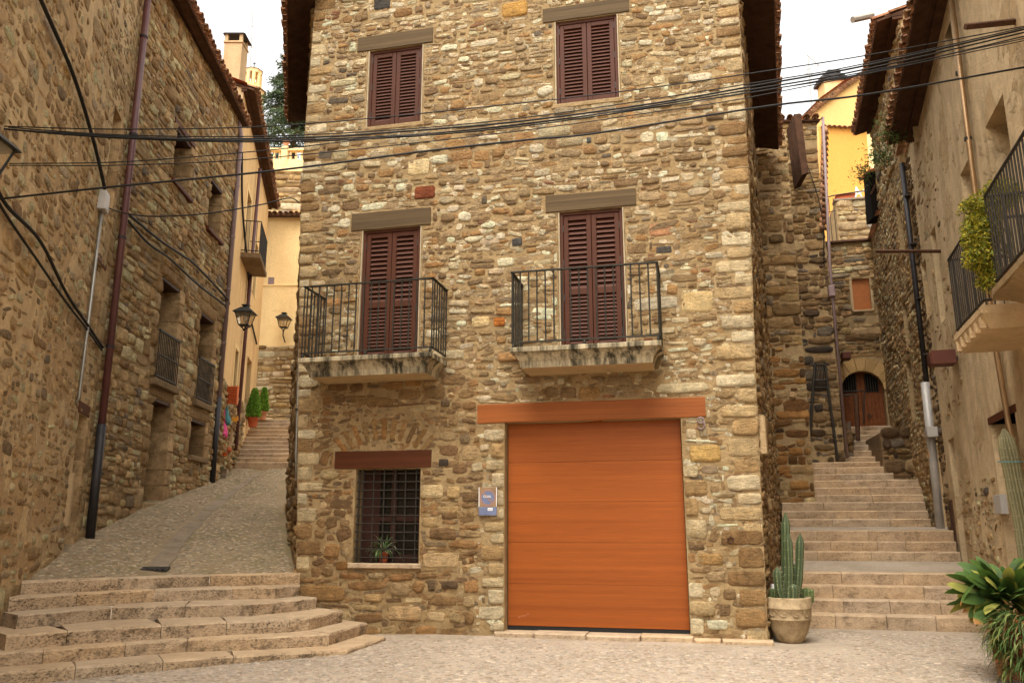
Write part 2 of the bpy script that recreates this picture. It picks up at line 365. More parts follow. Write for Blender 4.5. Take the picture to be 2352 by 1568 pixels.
for k_ in range(KST): _tris.append((2 * KST + k_, 2 * KST + (k_ + 1) % KST, 3 * KST))
TRI = np.array(_tris, np.int32); NV = 3 * KST + 1
def cut(cell, holes, mg):
    u0, u1, v0, v1 = cell
    for a0, a1, b0, b1 in holes:
        a0, a1, b0, b1 = a0 - mg, a1 + mg, b0 - mg, b1 + mg
        if u0 < a1 and u1 > a0 and v0 < b1 and v1 > b0:
            best = max(((u0, a0, v0, v1), (a1, u1, v0, v1), (u0, u1, v0, b0), (u0, u1, b1, v1)), key=lambda c: max(c[1] - c[0], 0) * max(c[3] - c[2], 0))
            u0, u1, v0, v1 = best
            if u1 - u0 < .045 or v1 - v0 < .035: return None
    return u0, u1, v0, v1
def lay_cells(R, ext, v0, v1, holes, hm, asp, mg=.012):
    cells = []; v = v0; ph = R.uniform(0, 6, 3)
    wob = lambda u, v: .035 * math.sin(u * 1.3 + ph[0] + v * .7) + .022 * math.sin(u * 3.1 + ph[1] - v * 1.9)
    while v < v1:
        m = hm(v) if callable(hm) else hm
        h = m * float(np.clip(R.lognormal(0, .32), .5, 1.9)); a, b = ext(v + h / 2)
        u = a + R.uniform(0, .02)
        while u < b - .04:
            wd = h * float(np.clip(R.lognormal(math.log(asp), .42), .75, 4.2)); wd = min(wd, b - u)
            if b - (u + wd) < .09: wd = b - u
            dv = wob(u, v); r = R.random(); jt = R.uniform(-.02, .02)
            if r < .16 and h > .10:
                k = R.uniform(.35, .65); cs = [(u, u + wd, v + dv, v + dv + h * k), (u, u + wd, v + dv + h * k, v + dv + h)]
            elif r < .24 and wd > .24:
                k = R.uniform(.3, .7); cs = [(u, u + wd * k, v + dv, v + dv + h), (u + wd * k, u + wd, v + dv, v + dv + h * .55), (u + wd * k, u + wd, v + dv + h * .55, v + dv + h)]
            else: cs = [(u, u + wd, v + dv + jt, v + dv + h + jt)]
            for cc in cs:
                cc = cut(cc, holes, mg)
                if cc: cells.append(cc)
            u += wd
        v += h
    return cells
def rubble(parent, W, ext, v0, v1, holes=(), hm=.15, asp=1.7, pal=PAL_MAIN, depth=(.01, .04), seed=1, n_obj=300, gap=(.008, .028), rot=.06, extra=(), pal2=None, keep=1.0, sq=(2.3, 5.5), name='stone', rest='small_stones', calm=0.0, grow=1.1, pebble=.14):
    R = np.random.default_rng(seed)
    hol = list(holes) + [e[:4] for e in extra]
    cells = [c for c in lay_cells(R, ext, v0, v1, hol, hm, asp) if R.random() < keep]
    n0 = len(cells); cells = A3(cells + [e[:4] for e in extra], float); n = len(cells)
    if n == 0: return
    uc = (cells[:, 0] + cells[:, 1]) / 2; vc = (cells[:, 2] + cells[:, 3]) / 2; wd = cells[:, 1] - cells[:, 0]; ht = cells[:, 3] - cells[:, 2]
    g = R.uniform(*gap, n) * np.clip(np.minimum(wd, ht) / .12, .4, 1.2); peb = R.random(n) < pebble; peb[n0:] = False
    g = np.where(peb, g + np.minimum(wd, ht) * R.uniform(.06, .16, n), g)
    g[n0:] = .012
    th = np.linspace(0, 2 * math.pi, KST, endpoint=False)[None] + R.uniform(-.18, .18, (n, KST)) + math.pi / KST
    e = R.uniform(*sq, n)[:, None]; e[n0:] = 7
    cx, sx = np.cos(th), np.sin(th)
    x = np.sign(cx) * np.abs(cx) ** (2 / e); y = np.sign(sx) * np.abs(sx) ** (2 / e)
    rr = 1 + sum((R.uniform(0, .10, (n, 1)) / math.sqrt(k)) * np.cos(k * th + R.uniform(0, 6.3, (n, 1))) for k in (2, 3, 4, 5))
    rr = np.clip(rr, .62, 1.10); rr[n0:] = 1 + (rr[n0:] - 1) * .35
    hw = np.maximum(wd / 2 - g, .015)[:, None]; hh = np.maximum(ht / 2 - g, .012)[:, None]
    gw = np.where(np.arange(n) < n0, grow, 1.0)[:, None]; x = x * rr * hw * gw; y = y * rr * hh * gw
    an = R.normal(0, rot, n)[:, None]; an = np.where(wd[:, None] > .3, an * .4, an); an[n0:] *= .15
    x, y = x * np.cos(an) - y * np.sin(an), x * np.sin(an) + y * np.cos(an)
    dp = R.uniform(*depth, n) * np.clip(np.minimum(wd, ht) / .13, .45, 1.35)
    tx, ty = R.normal(0, .35, n)[:, None], R.normal(0, .35, n)[:, None]
    V = np.zeros((n, NV, 3))
    flatn = R.uniform(.55, .84, n)[:, None]
    for i, (s, dd) in enumerate(((1.04, None), (.95, .6), (None, 1.0))):
        sc = flatn if s is None else s
        V[:, i * KST:(i + 1) * KST, 0] = x * sc; V[:, i * KST:(i + 1) * KST, 1] = y * sc
        d = np.full((n, KST), -.03) if dd is None else dp[:, None] * (dd + R.uniform(-.22, .22, (n, KST)) + (tx * x / hw + ty * y / hh) * .5)
        V[:, i * KST:(i + 1) * KST, 2] = d
    V[:, -1, 2] = dp * R.uniform(.85, 1.25, n)
    V[:, :, 0] += uc[:, None]; V[:, :, 1] += vc[:, None]
    X = W.O + V[..., :1] * W.U + V[..., 1:2] * W.V + V[..., 2:] * W.N
    if W.tw is not None: X = X + W.tw[0] * (V[..., 1:2] * (1 - V[..., :1] / W.tw[1]))
    wts, cols = pal; C = cols[R.choice(len(wts), n, p=wts)]
    if pal2 is not None:
        fn, p2 = pal2; w2, c2 = p2; C2 = c2[R.choice(len(w2), n, p=w2)]; msk = np.array([fn(a, b) for a, b in zip(uc, vc)]); C = np.where(msk[:, None], C2, C)
    C = C * R.uniform(.78, 1.2, (n, 1)) * (1 + R.normal(0, .016, (n, 3)))
    for i, ee in enumerate(extra):
        if len(ee) > 4 and ee[4] is not None: C[n0 + i] = lin(ee[4]) * R.uniform(.9, 1.1)
    if calm:
        dk = (C.mean(1) < .36) & (np.arange(n) < n0); C[dk] = C[dk] * (1 - calm) + calm * cols.mean(0)
    C = np.clip(C, .01, .8)
    cen = X.mean(1) - CAM; area = wd * ht / (cen ** 2).sum(1); area[n0:] *= 100
    order = np.argsort(-area); big, small = order[:n_obj], order[n_obj:]
    for i in big:
        me = np_mesh(name, X[i], TRI, np.repeat(C[i][None], NV, 0), True); link(name, me, M_STONE, parent)
    if len(small):
        F = (TRI[None] + (np.arange(len(small)) * NV)[:, None, None]).reshape(-1, 3)
        o = link(rest, np_mesh(rest, X[small].reshape(-1, 3), F, np.repeat(C[small], NV, 0), True), M_STONE, parent); o['kind'] = 'stuff'
def sheet(name, W, ext, v0, v1, holes, mat, parent, dep=.25):
    us = sorted({round(k, 4) for h in holes for k in h[:2]}); vs_ = sorted({round(k, 4) for h in holes for k in h[2:4] if v0 < k < v1} | {v0, v1})
    mb = MB()
    for b0, b1 in zip(vs_[:-1], vs_[1:]):
        row = [None] + us + ['R']
        for i in range(len(row) - 1):
            def U_(k, v): return ext(v)[0] if k is None else ext(v)[1] if k == 'R' else k
            um = (U_(row[i], (b0 + b1) / 2) + U_(row[i + 1], (b0 + b1) / 2)) / 2; vm = (b0 + b1) / 2
            if any(h[0] < um < h[1] and h[2] < vm < h[3] for h in holes): continue
            mb.quad(W.P(U_(row[i], b0), b0), W.P(U_(row[i + 1], b0), b0), W.P(U_(row[i + 1], b1), b1), W.P(U_(row[i], b1), b1))
    for h in holes:
        a, b, c, d = h[:4]; k = -(h[4] if len(h) > 4 else dep)
        for p, q in (((a, c), (b, c)), ((b, c), (b, d)), ((b, d), (a, d)), ((a, d), (a, c))):
            mb.quad(W.P(*p), W.P(*q), W.P(*q, k), W.P(*p, k))
    return obj(name, mb, mat, parent)
const = lambda a, b: (lambda v: (a, b))
def beam(W, u0, u1, v0, v1, d0, d1, seed=1):        # hand-hewn timber: edges not quite straight
    R_ = random.Random(seed); n = 9; vs = []; sag = R_.uniform(-.006, .006)
    for i in range(n + 1):
        u = u0 + (u1 - u0) * i / n; j = lambda s=.004: R_.uniform(-s, s); sg = sag * math.sin(math.pi * i / n)
        e_ = .010 + j(.003)
        for v, d in ((v0, d0), (v0 + sg + j(), d1 - e_), (v0 + e_ + sg + j(), d1 + j(.002)), (v1 - e_ + sg + j(), d1 + j(.002)), (v1 + sg + j(), d1 - e_), (v1, d0)): vs.append(W.P(u, v, d))
    fs = [(i * 6 + k, i * 6 + (k + 1) % 6, i * 6 + 6 + (k + 1) % 6, i * 6 + 6 + k) for i in range(n) for k in range(6)] + [tuple(reversed(range(6))), tuple(range(n * 6, n * 6 + 6))]
    return MB().add(vs, fs)
# ------------------------------------------------------------------ clay tile eaves
def tile_mesh():
    mb = MB(); n = 6; vs = []; fs = []
    for yy, r in ((0, .075), (1, .092)):
        for rr in (r, r - .016):
            for k in range(n + 1):
                a = math.pi * k / n; vs.append((rr * math.cos(a), yy * .46, rr * math.sin(a)))
    m = n + 1
    for k in range(n):
        fs += [(k, k + 1, 2 * m + k + 1, 2 * m + k), (m + k + 1, m + k, 3 * m + k, 3 * m + k + 1), (2 * m + k, 2 * m + k + 1, 3 * m + k + 1, 3 * m + k), (k + 1, k, m + k, m + k + 1)]
    me = mb.add(vs, fs).mesh('roof_tile', True); me.materials.append(M_TILE); return me
TILE = tile_mesh()
def eave(parent, A, B, N, over, slope=.32, pitch=.21, rows=2, deep=.35, course=0, seed=3, name='roof_eave'):
    """eave along A-B (top of a wall), N out of the wall, tiles laid down the slope"""
    R = random.Random(seed); A, B, N = A3(A, float), A3(B, float), A3(N, float); U = B - A; L = np.linalg.norm(U); U = U / L
    out = N - UP * slope; out = out / np.linalg.norm(out); nr = np.cross(U, out); nr = nr if nr[2] > 0 else -nr
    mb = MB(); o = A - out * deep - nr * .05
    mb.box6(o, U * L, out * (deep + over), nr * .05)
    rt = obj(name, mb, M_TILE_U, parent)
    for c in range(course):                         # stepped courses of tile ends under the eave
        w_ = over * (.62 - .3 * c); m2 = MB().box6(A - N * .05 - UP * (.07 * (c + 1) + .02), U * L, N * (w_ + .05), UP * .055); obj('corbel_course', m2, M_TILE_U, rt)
    nk = int(L / pitch)
    for i in range(nk):
        for r in range(rows):
            base = A + U * ((i + .5) * L / nk + R.uniform(-.012, .012)) + out * (over + .07 - .46 - r * .36 + R.uniform(-.025, .025)) + nr * (.055 + .03 * r * 0)
            link('roof_tile', TILE, None, rt, frameM(base, U * R.uniform(.95, 1.08), out, nr))
            if r == 0:
                base2 = A + U * ((i + 1.0) * L / nk) + out * (over + .02 - .46 + R.uniform(-.02, .02)) + nr * .075
                link('roof_tile', TILE, None, rt, frameM(base2, U, out, -nr))
    return rt
# ------------------------------------------------------------------ shutters
def slat_mesh():
    c, s_ = math.cos(math.radians(48)), math.sin(math.radians(48)); hgt = .062; th = .011
    mb = MB().box6((0, -hgt * s_, 0), (1, 0, 0), (0, th * c, th * s_), (0, hgt * s_, -hgt * c) if False else (0, hgt * c, hgt * s_))
    me = mb.mesh('slat'); me.materials.append(M_SHUT); return me
def shutters(parent, W, u0, u1, v0, v1, d, nsl, mid=None, hinges=3):
    """two louvred leaves in an opening; each leaf a frame with its slats"""
    fr = MB(); t_ = .05
    for a, b, c, e in ((u0, u0 + t_, v0, v1), (u1 - t_, u1, v0, v1), (u0 + t_, u1 - t_, v1 - t_, v1)): fr.wbox(W, a, b, c, e, d - .06, d, .006)
    obj('shutter_frame', fr, M_SHUT, parent)
    um = (u0 + u1) / 2
    for sgn, (a, b) in ((-1, (u0 + t_ + .006, um - .004)), (1, (um + .004, u1 - t_ - .006))):
        lf = MB(); st = .075; c0, c1 = v0 + .012, v1 - t_ - .008; dd = d - .012
        for q in ((a, a + st, c0, c1), (b - st, b, c0, c1), (a + st, b - st, c1 - st, c1), (a + st, b - st, c0, c0 + st * 1.3)): lf.wbox(W, *q, dd - .05, dd, .005)
        panels = [(c0 + st * 1.3, c1 - st, nsl)]
        if mid:
            vm = c0 + (c1 - c0) * mid; lf.wbox(W, a + st, b - st, vm - .05, vm + .05, dd - .05, dd, .005)
            panels = [(c0 + st * 1.3, vm - .05, nsl // 2), (vm + .05, c1 - st, nsl - nsl // 2)]
        leaf = obj('shutter_leaf', lf, M_SHUT, parent)
        for p0, p1, k in panels:
            stp = (p1 - p0) / k
            for i in range(k):
                vv = p0 + stp * (i + .06); H = stp * 1.1
                o = W.P(a + st, vv, dd - .006); x = W.U * (b - a - 2 * st)
                zdir = W.V * (H * .8) - W.N * (H * .42 if H < .1 else .04); yv = -W.N * .010 - W.V * .006
                pbox('slat', o, x, yv, zdir, M_SHUT, leaf)
        for i in range(hinges):
            vv = c0 + (c1 - c0) * (.12 + .76 * i / max(hinges - 1, 1)); uu = a - .012 if sgn < 0 else b - .004
            pbox('hinge', W.P(uu, vv, dd), W.U * .016, W.V * .11, W.N * .014, M_IRON, leaf)
    obj('dark_room', MB().quad(W.P(u0, v0, d - .16), W.P(u1, v0, d - .16), W.P(u1, v1, d - .16), W.P(u0, v1, d - .16)), M_DARK, parent)
# ================================================================== GROUND
def gz(x): return max(min(0.0, .03 * (x + 1.2)), -.25)
xs = [-60, -9, -7, -5, -3.5, -2.4, -1.2, 0, 2, 4, 8, 60]; ys = [-60, 0, 6, 8, 10, 12, 14, 60]
mb = MB(); mb.add([(x, y, gz(x)) for y in ys for x in xs], [(j * len(xs) + i, j * len(xs) + i + 1, (j + 1) * len(xs) + i + 1, (j + 1) * len(xs) + i) for j in range(len(ys) - 1) for i in range(len(xs) - 1)])
plaza = tag(obj('plaza', mb, M_PLAZA), kind='structure')
def pebbles(name, parent, pts, nrm, sizes, cols, seed, yaw=None):
    R = np.random.default_rng(seed); n = len(pts); K = 6; th = np.linspace(0, 2 * math.pi, K, endpoint=False)[None] + R.uniform(-.3, .3, (n, K))
    a = sizes[:, None] * R.uniform(.75, 1.15, (n, K)); el = R.uniform(.5, .85, (n, 1)); ya = (R.uniform(-.5, .5, (n, 1)) if yaw is None else yaw[:, None] + R.normal(0, .25, (n, 1)))
    x0, y0 = a * np.cos(th), a * np.sin(th) * el; x = x0 * np.cos(ya) - y0 * np.sin(ya); y = x0 * np.sin(ya) + y0 * np.cos(ya)
    V = np.zeros((n, 2 * K + 1, 3)); h = sizes[:, None] * R.uniform(.10, .24, (n, 1))
    V[:, :K, 0], V[:, :K, 1], V[:, :K, 2] = x, y, -.008
    V[:, K:2 * K, 0], V[:, K:2 * K, 1], V[:, K:2 * K, 2] = x * .72, y * .72, h
    V[:, -1, 2] = h[:, 0] * 1.25
    V[..., 2] += V[..., 0] * nrm[:, None, 0] + V[..., 1] * nrm[:, None, 1]; V += pts[:, None]
    T = []
    for k in range(K):
        j = (k + 1) % K; T += [(k, j, K + j), (k, K + j, K + k), (K + k, K + j, 2 * K)]
    T = np.array(T, np.int32); F = (T[None] + (np.arange(n) * (2 * K + 1))[:, None, None]).reshape(-1, 3)
    o = link(name, np_mesh(name, V.reshape(-1, 3), F, np.repeat(cols, 2 * K + 1, 0), True), M_PEB, parent); o['kind'] = 'stuff'; return o
PEB = np.stack([lin(c) for c in ((188, 170, 148), (174, 156, 134), (198, 180, 156), (184, 160, 138), (164, 150, 132), (178, 164, 148), (158, 138, 114))])
# ------------------------------------------------------------------ left flight: six worn steps
NOSE = {1: [(50, 1334.5), (272, 1326), (484, 1319), (690, 1316)], 2: [(22, 1372), (178, 1362), (356, 1353), (532, 1349), (634, 1347), (690, 1342)],
        3: [(41, 1411), (259, 1392), (426, 1388), (577, 1385), (671, 1377), (728, 1371)], 4: [(15, 1458), (156, 1447), (371, 1434), (521, 1427), (667, 1421), (712, 1417), (788, 1401)],
        5: [(-60, 1503), (0, 1499), (289, 1477), (431, 1467), (607, 1462), (757, 1454), (844, 1429)], 6: [(-70, 1549), (0, 1544), (174, 1530), (375, 1516), (536, 1505), (716, 1496), (799, 1491), (886, 1462)]}
ZS = {1: .84, 2: .675, 3: .51, 4: .345, 5: .18, 6: .03}
JOINT = {1: [272, 482], 2: [178, 356, 532, 634], 3: [257, 426, 577, 671], 4: [156, 371, 521, 666], 5: [100, 289, 431, 607, 757], 6: [174, 375, 536, 720, 799]}
def step_block(name, p, q, back, ztop, zbot, parent, mat, R, nose=.014, m=4):
    p, q, back = A3(p, float), A3(q, float), A3(back, float); ux = (q - p); L = np.linalg.norm(ux); ux /= L
    f = -back / np.linalg.norm(back); g = .0042 if mat is M_STEP_R else .003; secs = []
    for i in range(m + 1):
        c = p + ux * (g + (L - 2 * g) * i / m); jf = lambda s: f * R.uniform(-s, s); jz = R.uniform(-.004, .004)
        top = UP * (ztop - p[2]); bot = UP * (zbot - p[2])
        secs.append([c + back + bot, c + bot - f * .012 + jf(.006), c + UP * ((ztop + zbot) / 2 - p[2]) - f * .004 + jf(.01), c + top - UP * (.022 + jz) + jf(.007), c + top - f * .018 + UP * jz + jf(.004), c + back + top])
    vs = [k for s_ in secs for k in s_]; fs = []
    for i in range(m):
        for k in range(6):
            j = (k + 1) % 6; fs.append((i * 6 + k, i * 6 + j, i * 6 + 6 + j, i * 6 + 6 + k))
    fs += [tuple(range(6)), tuple(reversed(range(m * 6, m * 6 + 6)))]
    return obj(name, MB().add(vs, fs), mat, parent)
steps = tag(link('street_steps', None, None, None, Matrix.Translation((-4, 11, 0))), kind='structure')
RS = random.Random(5)
for k in range(6, 0, -1):
    z = ZS[k]; pts = NOSE[k]; xs_ = [p[0] for p in pts]; ys_ = [p[1] for p in pts]
    cuts = sorted(set([xs_[0]] + JOINT[k] + [x for x in xs_ if x > 640] + [xs_[-1]])); cuts = [c for i, c in enumerate(cuts) if i == 0 or c - cuts[i - 1] > 14]
    P3 = [onz(c, float(np.interp(c, xs_, ys_)), z) for c in cuts]
    for a, b in zip(P3[:-1], P3[1:]):
        ux = (b - a); ux[2] = 0; ux /= np.linalg.norm(ux); back = A3([-ux[1], ux[0], 0]) * (1.15 if k > 1 else .42)
        if ux[1] > .85 * 1: back = A3([-.75, .66, 0]) * .8
        a2, b2 = a.copy(), b.copy(); a2[2] = b2[2] = z
        step_block('step_block', a2, b2, back, z, z - .185 if k < 6 else -.3, steps, M_STEP, RS)
# ------------------------------------------------------------------ the sloping street
LEFT_ED = [(-6.4, 10.9, .83), (-6.46, 11.2, .85), (-7.16, 13.97, 1.357), (-7.27, 16.5, 1.917), (-7.46, 20.7, 2.66), (-7.9, 23.75, 3.2)]
RIGHT_ED = [(-3.3, 13.15, .83), (-3.33, 13.4, .86), (-4.25, 15.6, 1.36), (-4.95, 17.7, 1.90), (-5.9, 20.9, 2.66), (-6.3, 23.75, 3.2)]
mb = MB(); NX = 14; gv = []
N1 = [onz(x, y, ZS[1]) for x, y in NOSE[1]]
def nose1(s):                                      # just behind the edge of the top step
    f = float(np.clip(s, 0, 1)) * (len(N1) - 1); i = min(int(f), len(N1) - 2); q = N1[i] * (1 - f + i) + N1[i + 1] * (f - i); return q + A3([-.14, .26, -.002]) + (s - np.clip(s, 0, 1)) * A3([3., 2., 0])
def ramp_pt(t, s):
    i = min(int(t), len(LEFT_ED) - 2); f = t - i; a = A3(LEFT_ED[i]) * (1 - f) + A3(LEFT_ED[i + 1]) * f; b = A3(RIGHT_ED[i]) * (1 - f) + A3(RIGHT_ED[i + 1]) * f
    p = a * (1 - s) + b * s
    if t < 2:
        q = nose1(s); p = q * (1 - t / 2) + (A3(LEFT_ED[2]) * (1 - s) + A3(RIGHT_ED[2]) * s) * (t / 2)
    p[2] -= .07 * math.exp(-((s - .45) / .12) ** 2) * min(1, t); return p
tt = [i * .25 for i in range(4 * (len(LEFT_ED) - 1) + 1)]
gv = [ramp_pt(t, s) for t in tt for s in np.linspace(-.12, 1.6, NX + 1)]
street = tag(obj('street', MB().add(gv, [(j * (NX + 1) + i, j * (NX + 1) + i + 1, (j + 1) * (NX + 1) + i + 1, (j + 1) * (NX + 1) + i) for j in range(len(tt) - 1) for i in range(NX)]), M_RAMP, None, True), kind='structure')
R = np.random.default_rng(11); pp = []; nn = []
for i in range(0, len(LEFT_ED) - 1):
    a0, a1, b0, b1 = (A3(k) for k in (LEFT_ED[i], LEFT_ED[i + 1], RIGHT_ED[i], RIGHT_ED[i + 1]))
    area = np.linalg.norm(b0 - a0) * np.linalg.norm(a1 - a0) if i > 1 else 5.4; cnt = int(area * (230 if i < 3 else 120))
    for t, s in zip(R.uniform(i, i + 1, cnt), R.uniform(0.01, .99, cnt)):
        if abs(s - .45) < .05: continue
        pp.append(ramp_pt(t, s)); nn.append((0, .19))
pp, nn = A3(pp), A3(nn); RC = PEB[R.integers(0, len(PEB), len(pp))] * .60 * R.uniform(.7, 1.3, (len(pp), 1)) * A3([1, .95, .80])
pebbles('pebbles', street, pp, nn, R.uniform(.022, .052, len(pp)), RC, 12, R.normal(.35, .3, len(pp)))
for i, t in enumerate(np.arange(.5, 4.6, .36)):   # gutter slabs down the middle
    s = .45; a, b = ramp_pt(t, s - .04 - .01 * (i % 2)), ramp_pt(t, s + .045); c = ramp_pt(t + .32, s - .04) - a
    obj('gutter_slab', MB().bev(a - UP * .03, b - a, c, UP * .05, .012), M_GREYSTONE, street)
gr = onz(410, 1284, .95); tg = ramp_pt(.3, .45)
mbk = MB().bev(tg + A3([-.2, -.1, -.02]), (.4, .06, 0), (-.03, .2, .04), (0, 0, .035), .006); drain = obj('drain_grate', mbk, M_IRON, street)
for k in range(5): pbox('grate_bar', tg + A3([-.17 + .075 * k, -.085, .014]), A3([.03, .004, 0]), A3([-.025, .17, .035]), UP * .014, M_PIPE_DK, drain)
# pebbles of the square: only where the photo shows them
P_CORNER = onz(1765, 1478, 0)
FW = Wall(P_CORNER, FU, UP, FN)                    # front plane of the middle house; u = 0 at its right corner, negative to the left
R = np.random.default_rng(21); pp = []
edge6 = [onz(x, y, .0) for x, y in NOSE[6]]
ex, ey = [p[0] for p in edge6], [p[1] for p in edge6]
for x, y in zip(R.uniform(-5.5, 7.4, 30000), R.uniform(6.6, 13.6, 30000)):
    if abs(x) > .66 * y + .3: continue
    if x < ex[-1] and y > np.interp(x, ex, ey) - .06: continue
    dist = -np.dot(A3([x, y, 0]) - FW.O, -FW.N)     # in front of the facade when positive
    if dist < .12 and x < 4.4: continue
    if x < 4.4 and dist < 1.25 and R.random() > (dist - .2) * .8: continue
    if x >= 4.4 and y > 13.0 - .25 * (x - 4.4): continue
    pp.append((x, y, gz(x)))
pp = A3(pp); cc = PEB[R.integers(0, len(PEB), len(pp))] * .72 * R.uniform(.84, 1.12, (len(pp), 1))
pebbles('pebbles', plaza, pp, np.zeros((len(pp), 2)), R.uniform(.018, .046, len(pp)), cc, 22)
# ------------------------------------------------------------------ right flight up the alley
TR = [(1800, 1408, 2300, 1424, 13.5), (1800, 1374, 2290, 1384, 13.8), (1800, 1342, 2240, 1351, 14.1), (1800, 1312, 2215, 1321, 14.4),
      (1800, 1265, 2206, 1270, 16.0), (1800, 1242, 2196, 1243, 16.3), (1800, 1217, 2190, 1217, 16.6),
      (1800, 1191, 2137, 1187, 17.9), (1795, 1173, 2131, 1170, 18.2), (1795, 1153.5, 2125, 1150, 18.5), (1815, 1137, 2121, 1134, 18.8), (1820, 1120, 2119, 1117, 19.1),
      (1825, 1103.6, 2117, 1099.5, 19.4), (1835, 1089, 2052, 1085, 19.7), (1838, 1074, 2046, 1071, 20.0), (1840, 1062, 2042, 1057, 20.3), (1928, 1049, 2036, 1046, 20.6),
      (1960, 1034.5, 2035, 1033, 20.9), (1960, 1022, 2034, 1020, 21.2), (1962, 1011, 2034, 1009, 21.5), (1964, 999, 2034, 997, 21.8), (1968, 989, 2090, 987, 22.1), (1915, 980, 2100, 976, 22.4)]
alley = tag(link('alley_steps', None, None, None, Matrix.Translation((6, 16, 0))), kind='structure')
STEPZ = []
RS = random.Random(9)
for i, (xl, yl, xr, yr, Y) in enumerate(TR):
    p = aty(xl, yl, Y); pl = Wall(p, FU, UP, FN); ur = pl.px(xr, yr)[0]; z = p[2]; STEPZ.append((p, z))
    zb = STEPZ[i - 1][1] if i else 0.0
    if i in (4, 7): zb = z - .18
    back = -FN * (.62 if i + 1 < len(TR) and TR[i + 1][4] - Y < .5 else 1.75)
    ncut = max(1, round(ur / .85)); us = [0] + sorted(ur * (k + RS.uniform(-.22, .22)) / ncut for k in range(1, ncut)) + [ur]
    for a, b in zip(us[:-1], us[1:]): step_block('step_block', pl.P(a, 0), pl.P(b, 0), back, z, zb - .05, alley, M_STEP_R, RS, m=3)
for a, b in ((3, 4), (6, 7)):                       # sloping landings
    pa, pb = STEPZ[a][0], STEPZ[b][0]; zb = pb[2] - .17
    q0 = pa - FN * .35 + UP * .004; q1 = pb + FN * .0; q1 = A3([q1[0], q1[1], zb])
    obj('landing', MB().quad(q0, q0 + FU * 4.2, q1 + FU * 4.2, q1), M_PLAZA, alley)
# ================================================================== THE STONE HOUSE IN THE MIDDLE
house = thing('stone_house', 'tall rubble stone house with orange garage door standing between the two alleys', 'house', FW.P(-3.5, 0, -2))
def fext(v): return float(np.interp(v, [-.3, .94, 7.29, 10.97, 12.5], [-6.93, -6.98, -7.31, -7.24, -7.22])), float(np.interp(v, [-.3, 0, 3.74, 7.13, 9.77, 12.5], [0, 0, .07, .18, .19, .2]))
GAR = (-3.65, -1.02, .05, 3.08, .2)
BL = (-6.13, -5.06, 4.10, 6.385, .1); BR = (-2.79, -1.74, 4.10, 6.41, .1)
UL = (-6.15, -5.11, 8.27, 9.75, .1); UR = (-2.81, -1.73, 8.29, 9.82, .1)
GRI = (-6.05, -4.98, 1.0, 2.42, .34)
HOLES = [GAR, BL, BR, UL, UR, GRI]
LINT = [((-4.08, -.66, 3.08, 3.375), M_LINT_O, .015), ((-6.41, -4.81, 2.43, 2.70), M_LINT_R, .02), ((-6.315, -4.91, 6.39, 6.70), M_LINT_G, .018), ((-2.98, -1.545, 6.42, 6.71), M_LINT_G, .018), ((-6.355, -4.95, 9.76, 10.05), M_LINT_G, .018), ((-3.0, -1.545, 9.83, 10.10), M_LINT_G, .018)]
front = sheet('front_wall', FW, fext, -.3, 11.3, HOLES, M_MORT, house)
obj('gable', MB().add([FW.P(-7.22, 11.3), FW.P(.2, 11.3), FW.P(-3.5, 13.2)], [(0, 1, 2)]), M_MORT, house)
RQ = random.Random(4); extra = []
def quoin(u_of, side, v0, v1, wide, thin, hs, cols):
    v = v0; i = 0
    while v < v1:
        h = RQ.uniform(*hs); wd = RQ.uniform(*(wide if i % 2 else thin)); e_ = u_of(v + h / 2)
        extra.append((e_ - wd, e_ + .012, v, v + h, RQ.choice(cols)) if side > 0 else (e_ - .012, e_ + wd, v, v + h, RQ.choice(cols))); v += h + .006; i += 1
QP = [(224, 204, 164), (214, 190, 146), (204, 174, 126), (216, 194, 154), (190, 154, 104)]; QB = [(166, 130, 84), (184, 150, 102), (152, 118, 76), (206, 178, 132)]
quoin(lambda v: fext(v)[1], 1, -.05, 1.3, (.42, .6), (.28, .38), (.2, .34), QB)
quoin(lambda v: fext(v)[1], 1, 1.31, 6.4, (.44, .62), (.26, .38), (.17, .32), QP)
quoin(lambda v: fext(v)[1], 1, 6.41, 11.0, (.36, .5), (.24, .34), (.12, .26), QP + QB)
quoin(lambda v: fext(v)[0], -1, .86, 10.9, (.3, .46), (.18, .28), (.14, .26), QB + QP[:2])
quoin(lambda v: -3.655, 1, .05, 3.0, (.3, .4), (.18, .26), (.13, .26), QP)      # left jamb of the garage
quoin(lambda v: -1.015, -1, .08, 2.95, (.3, .36), (.18, .26), (.15, .3), QP)
extra = [e for e in extra if not any(e[0] < h[1] - .03 and e[1] > h[0] + .03 and e[2] < h[3] and e[3] > h[2] for h in HOLES + [l[0] for l in LINT])]
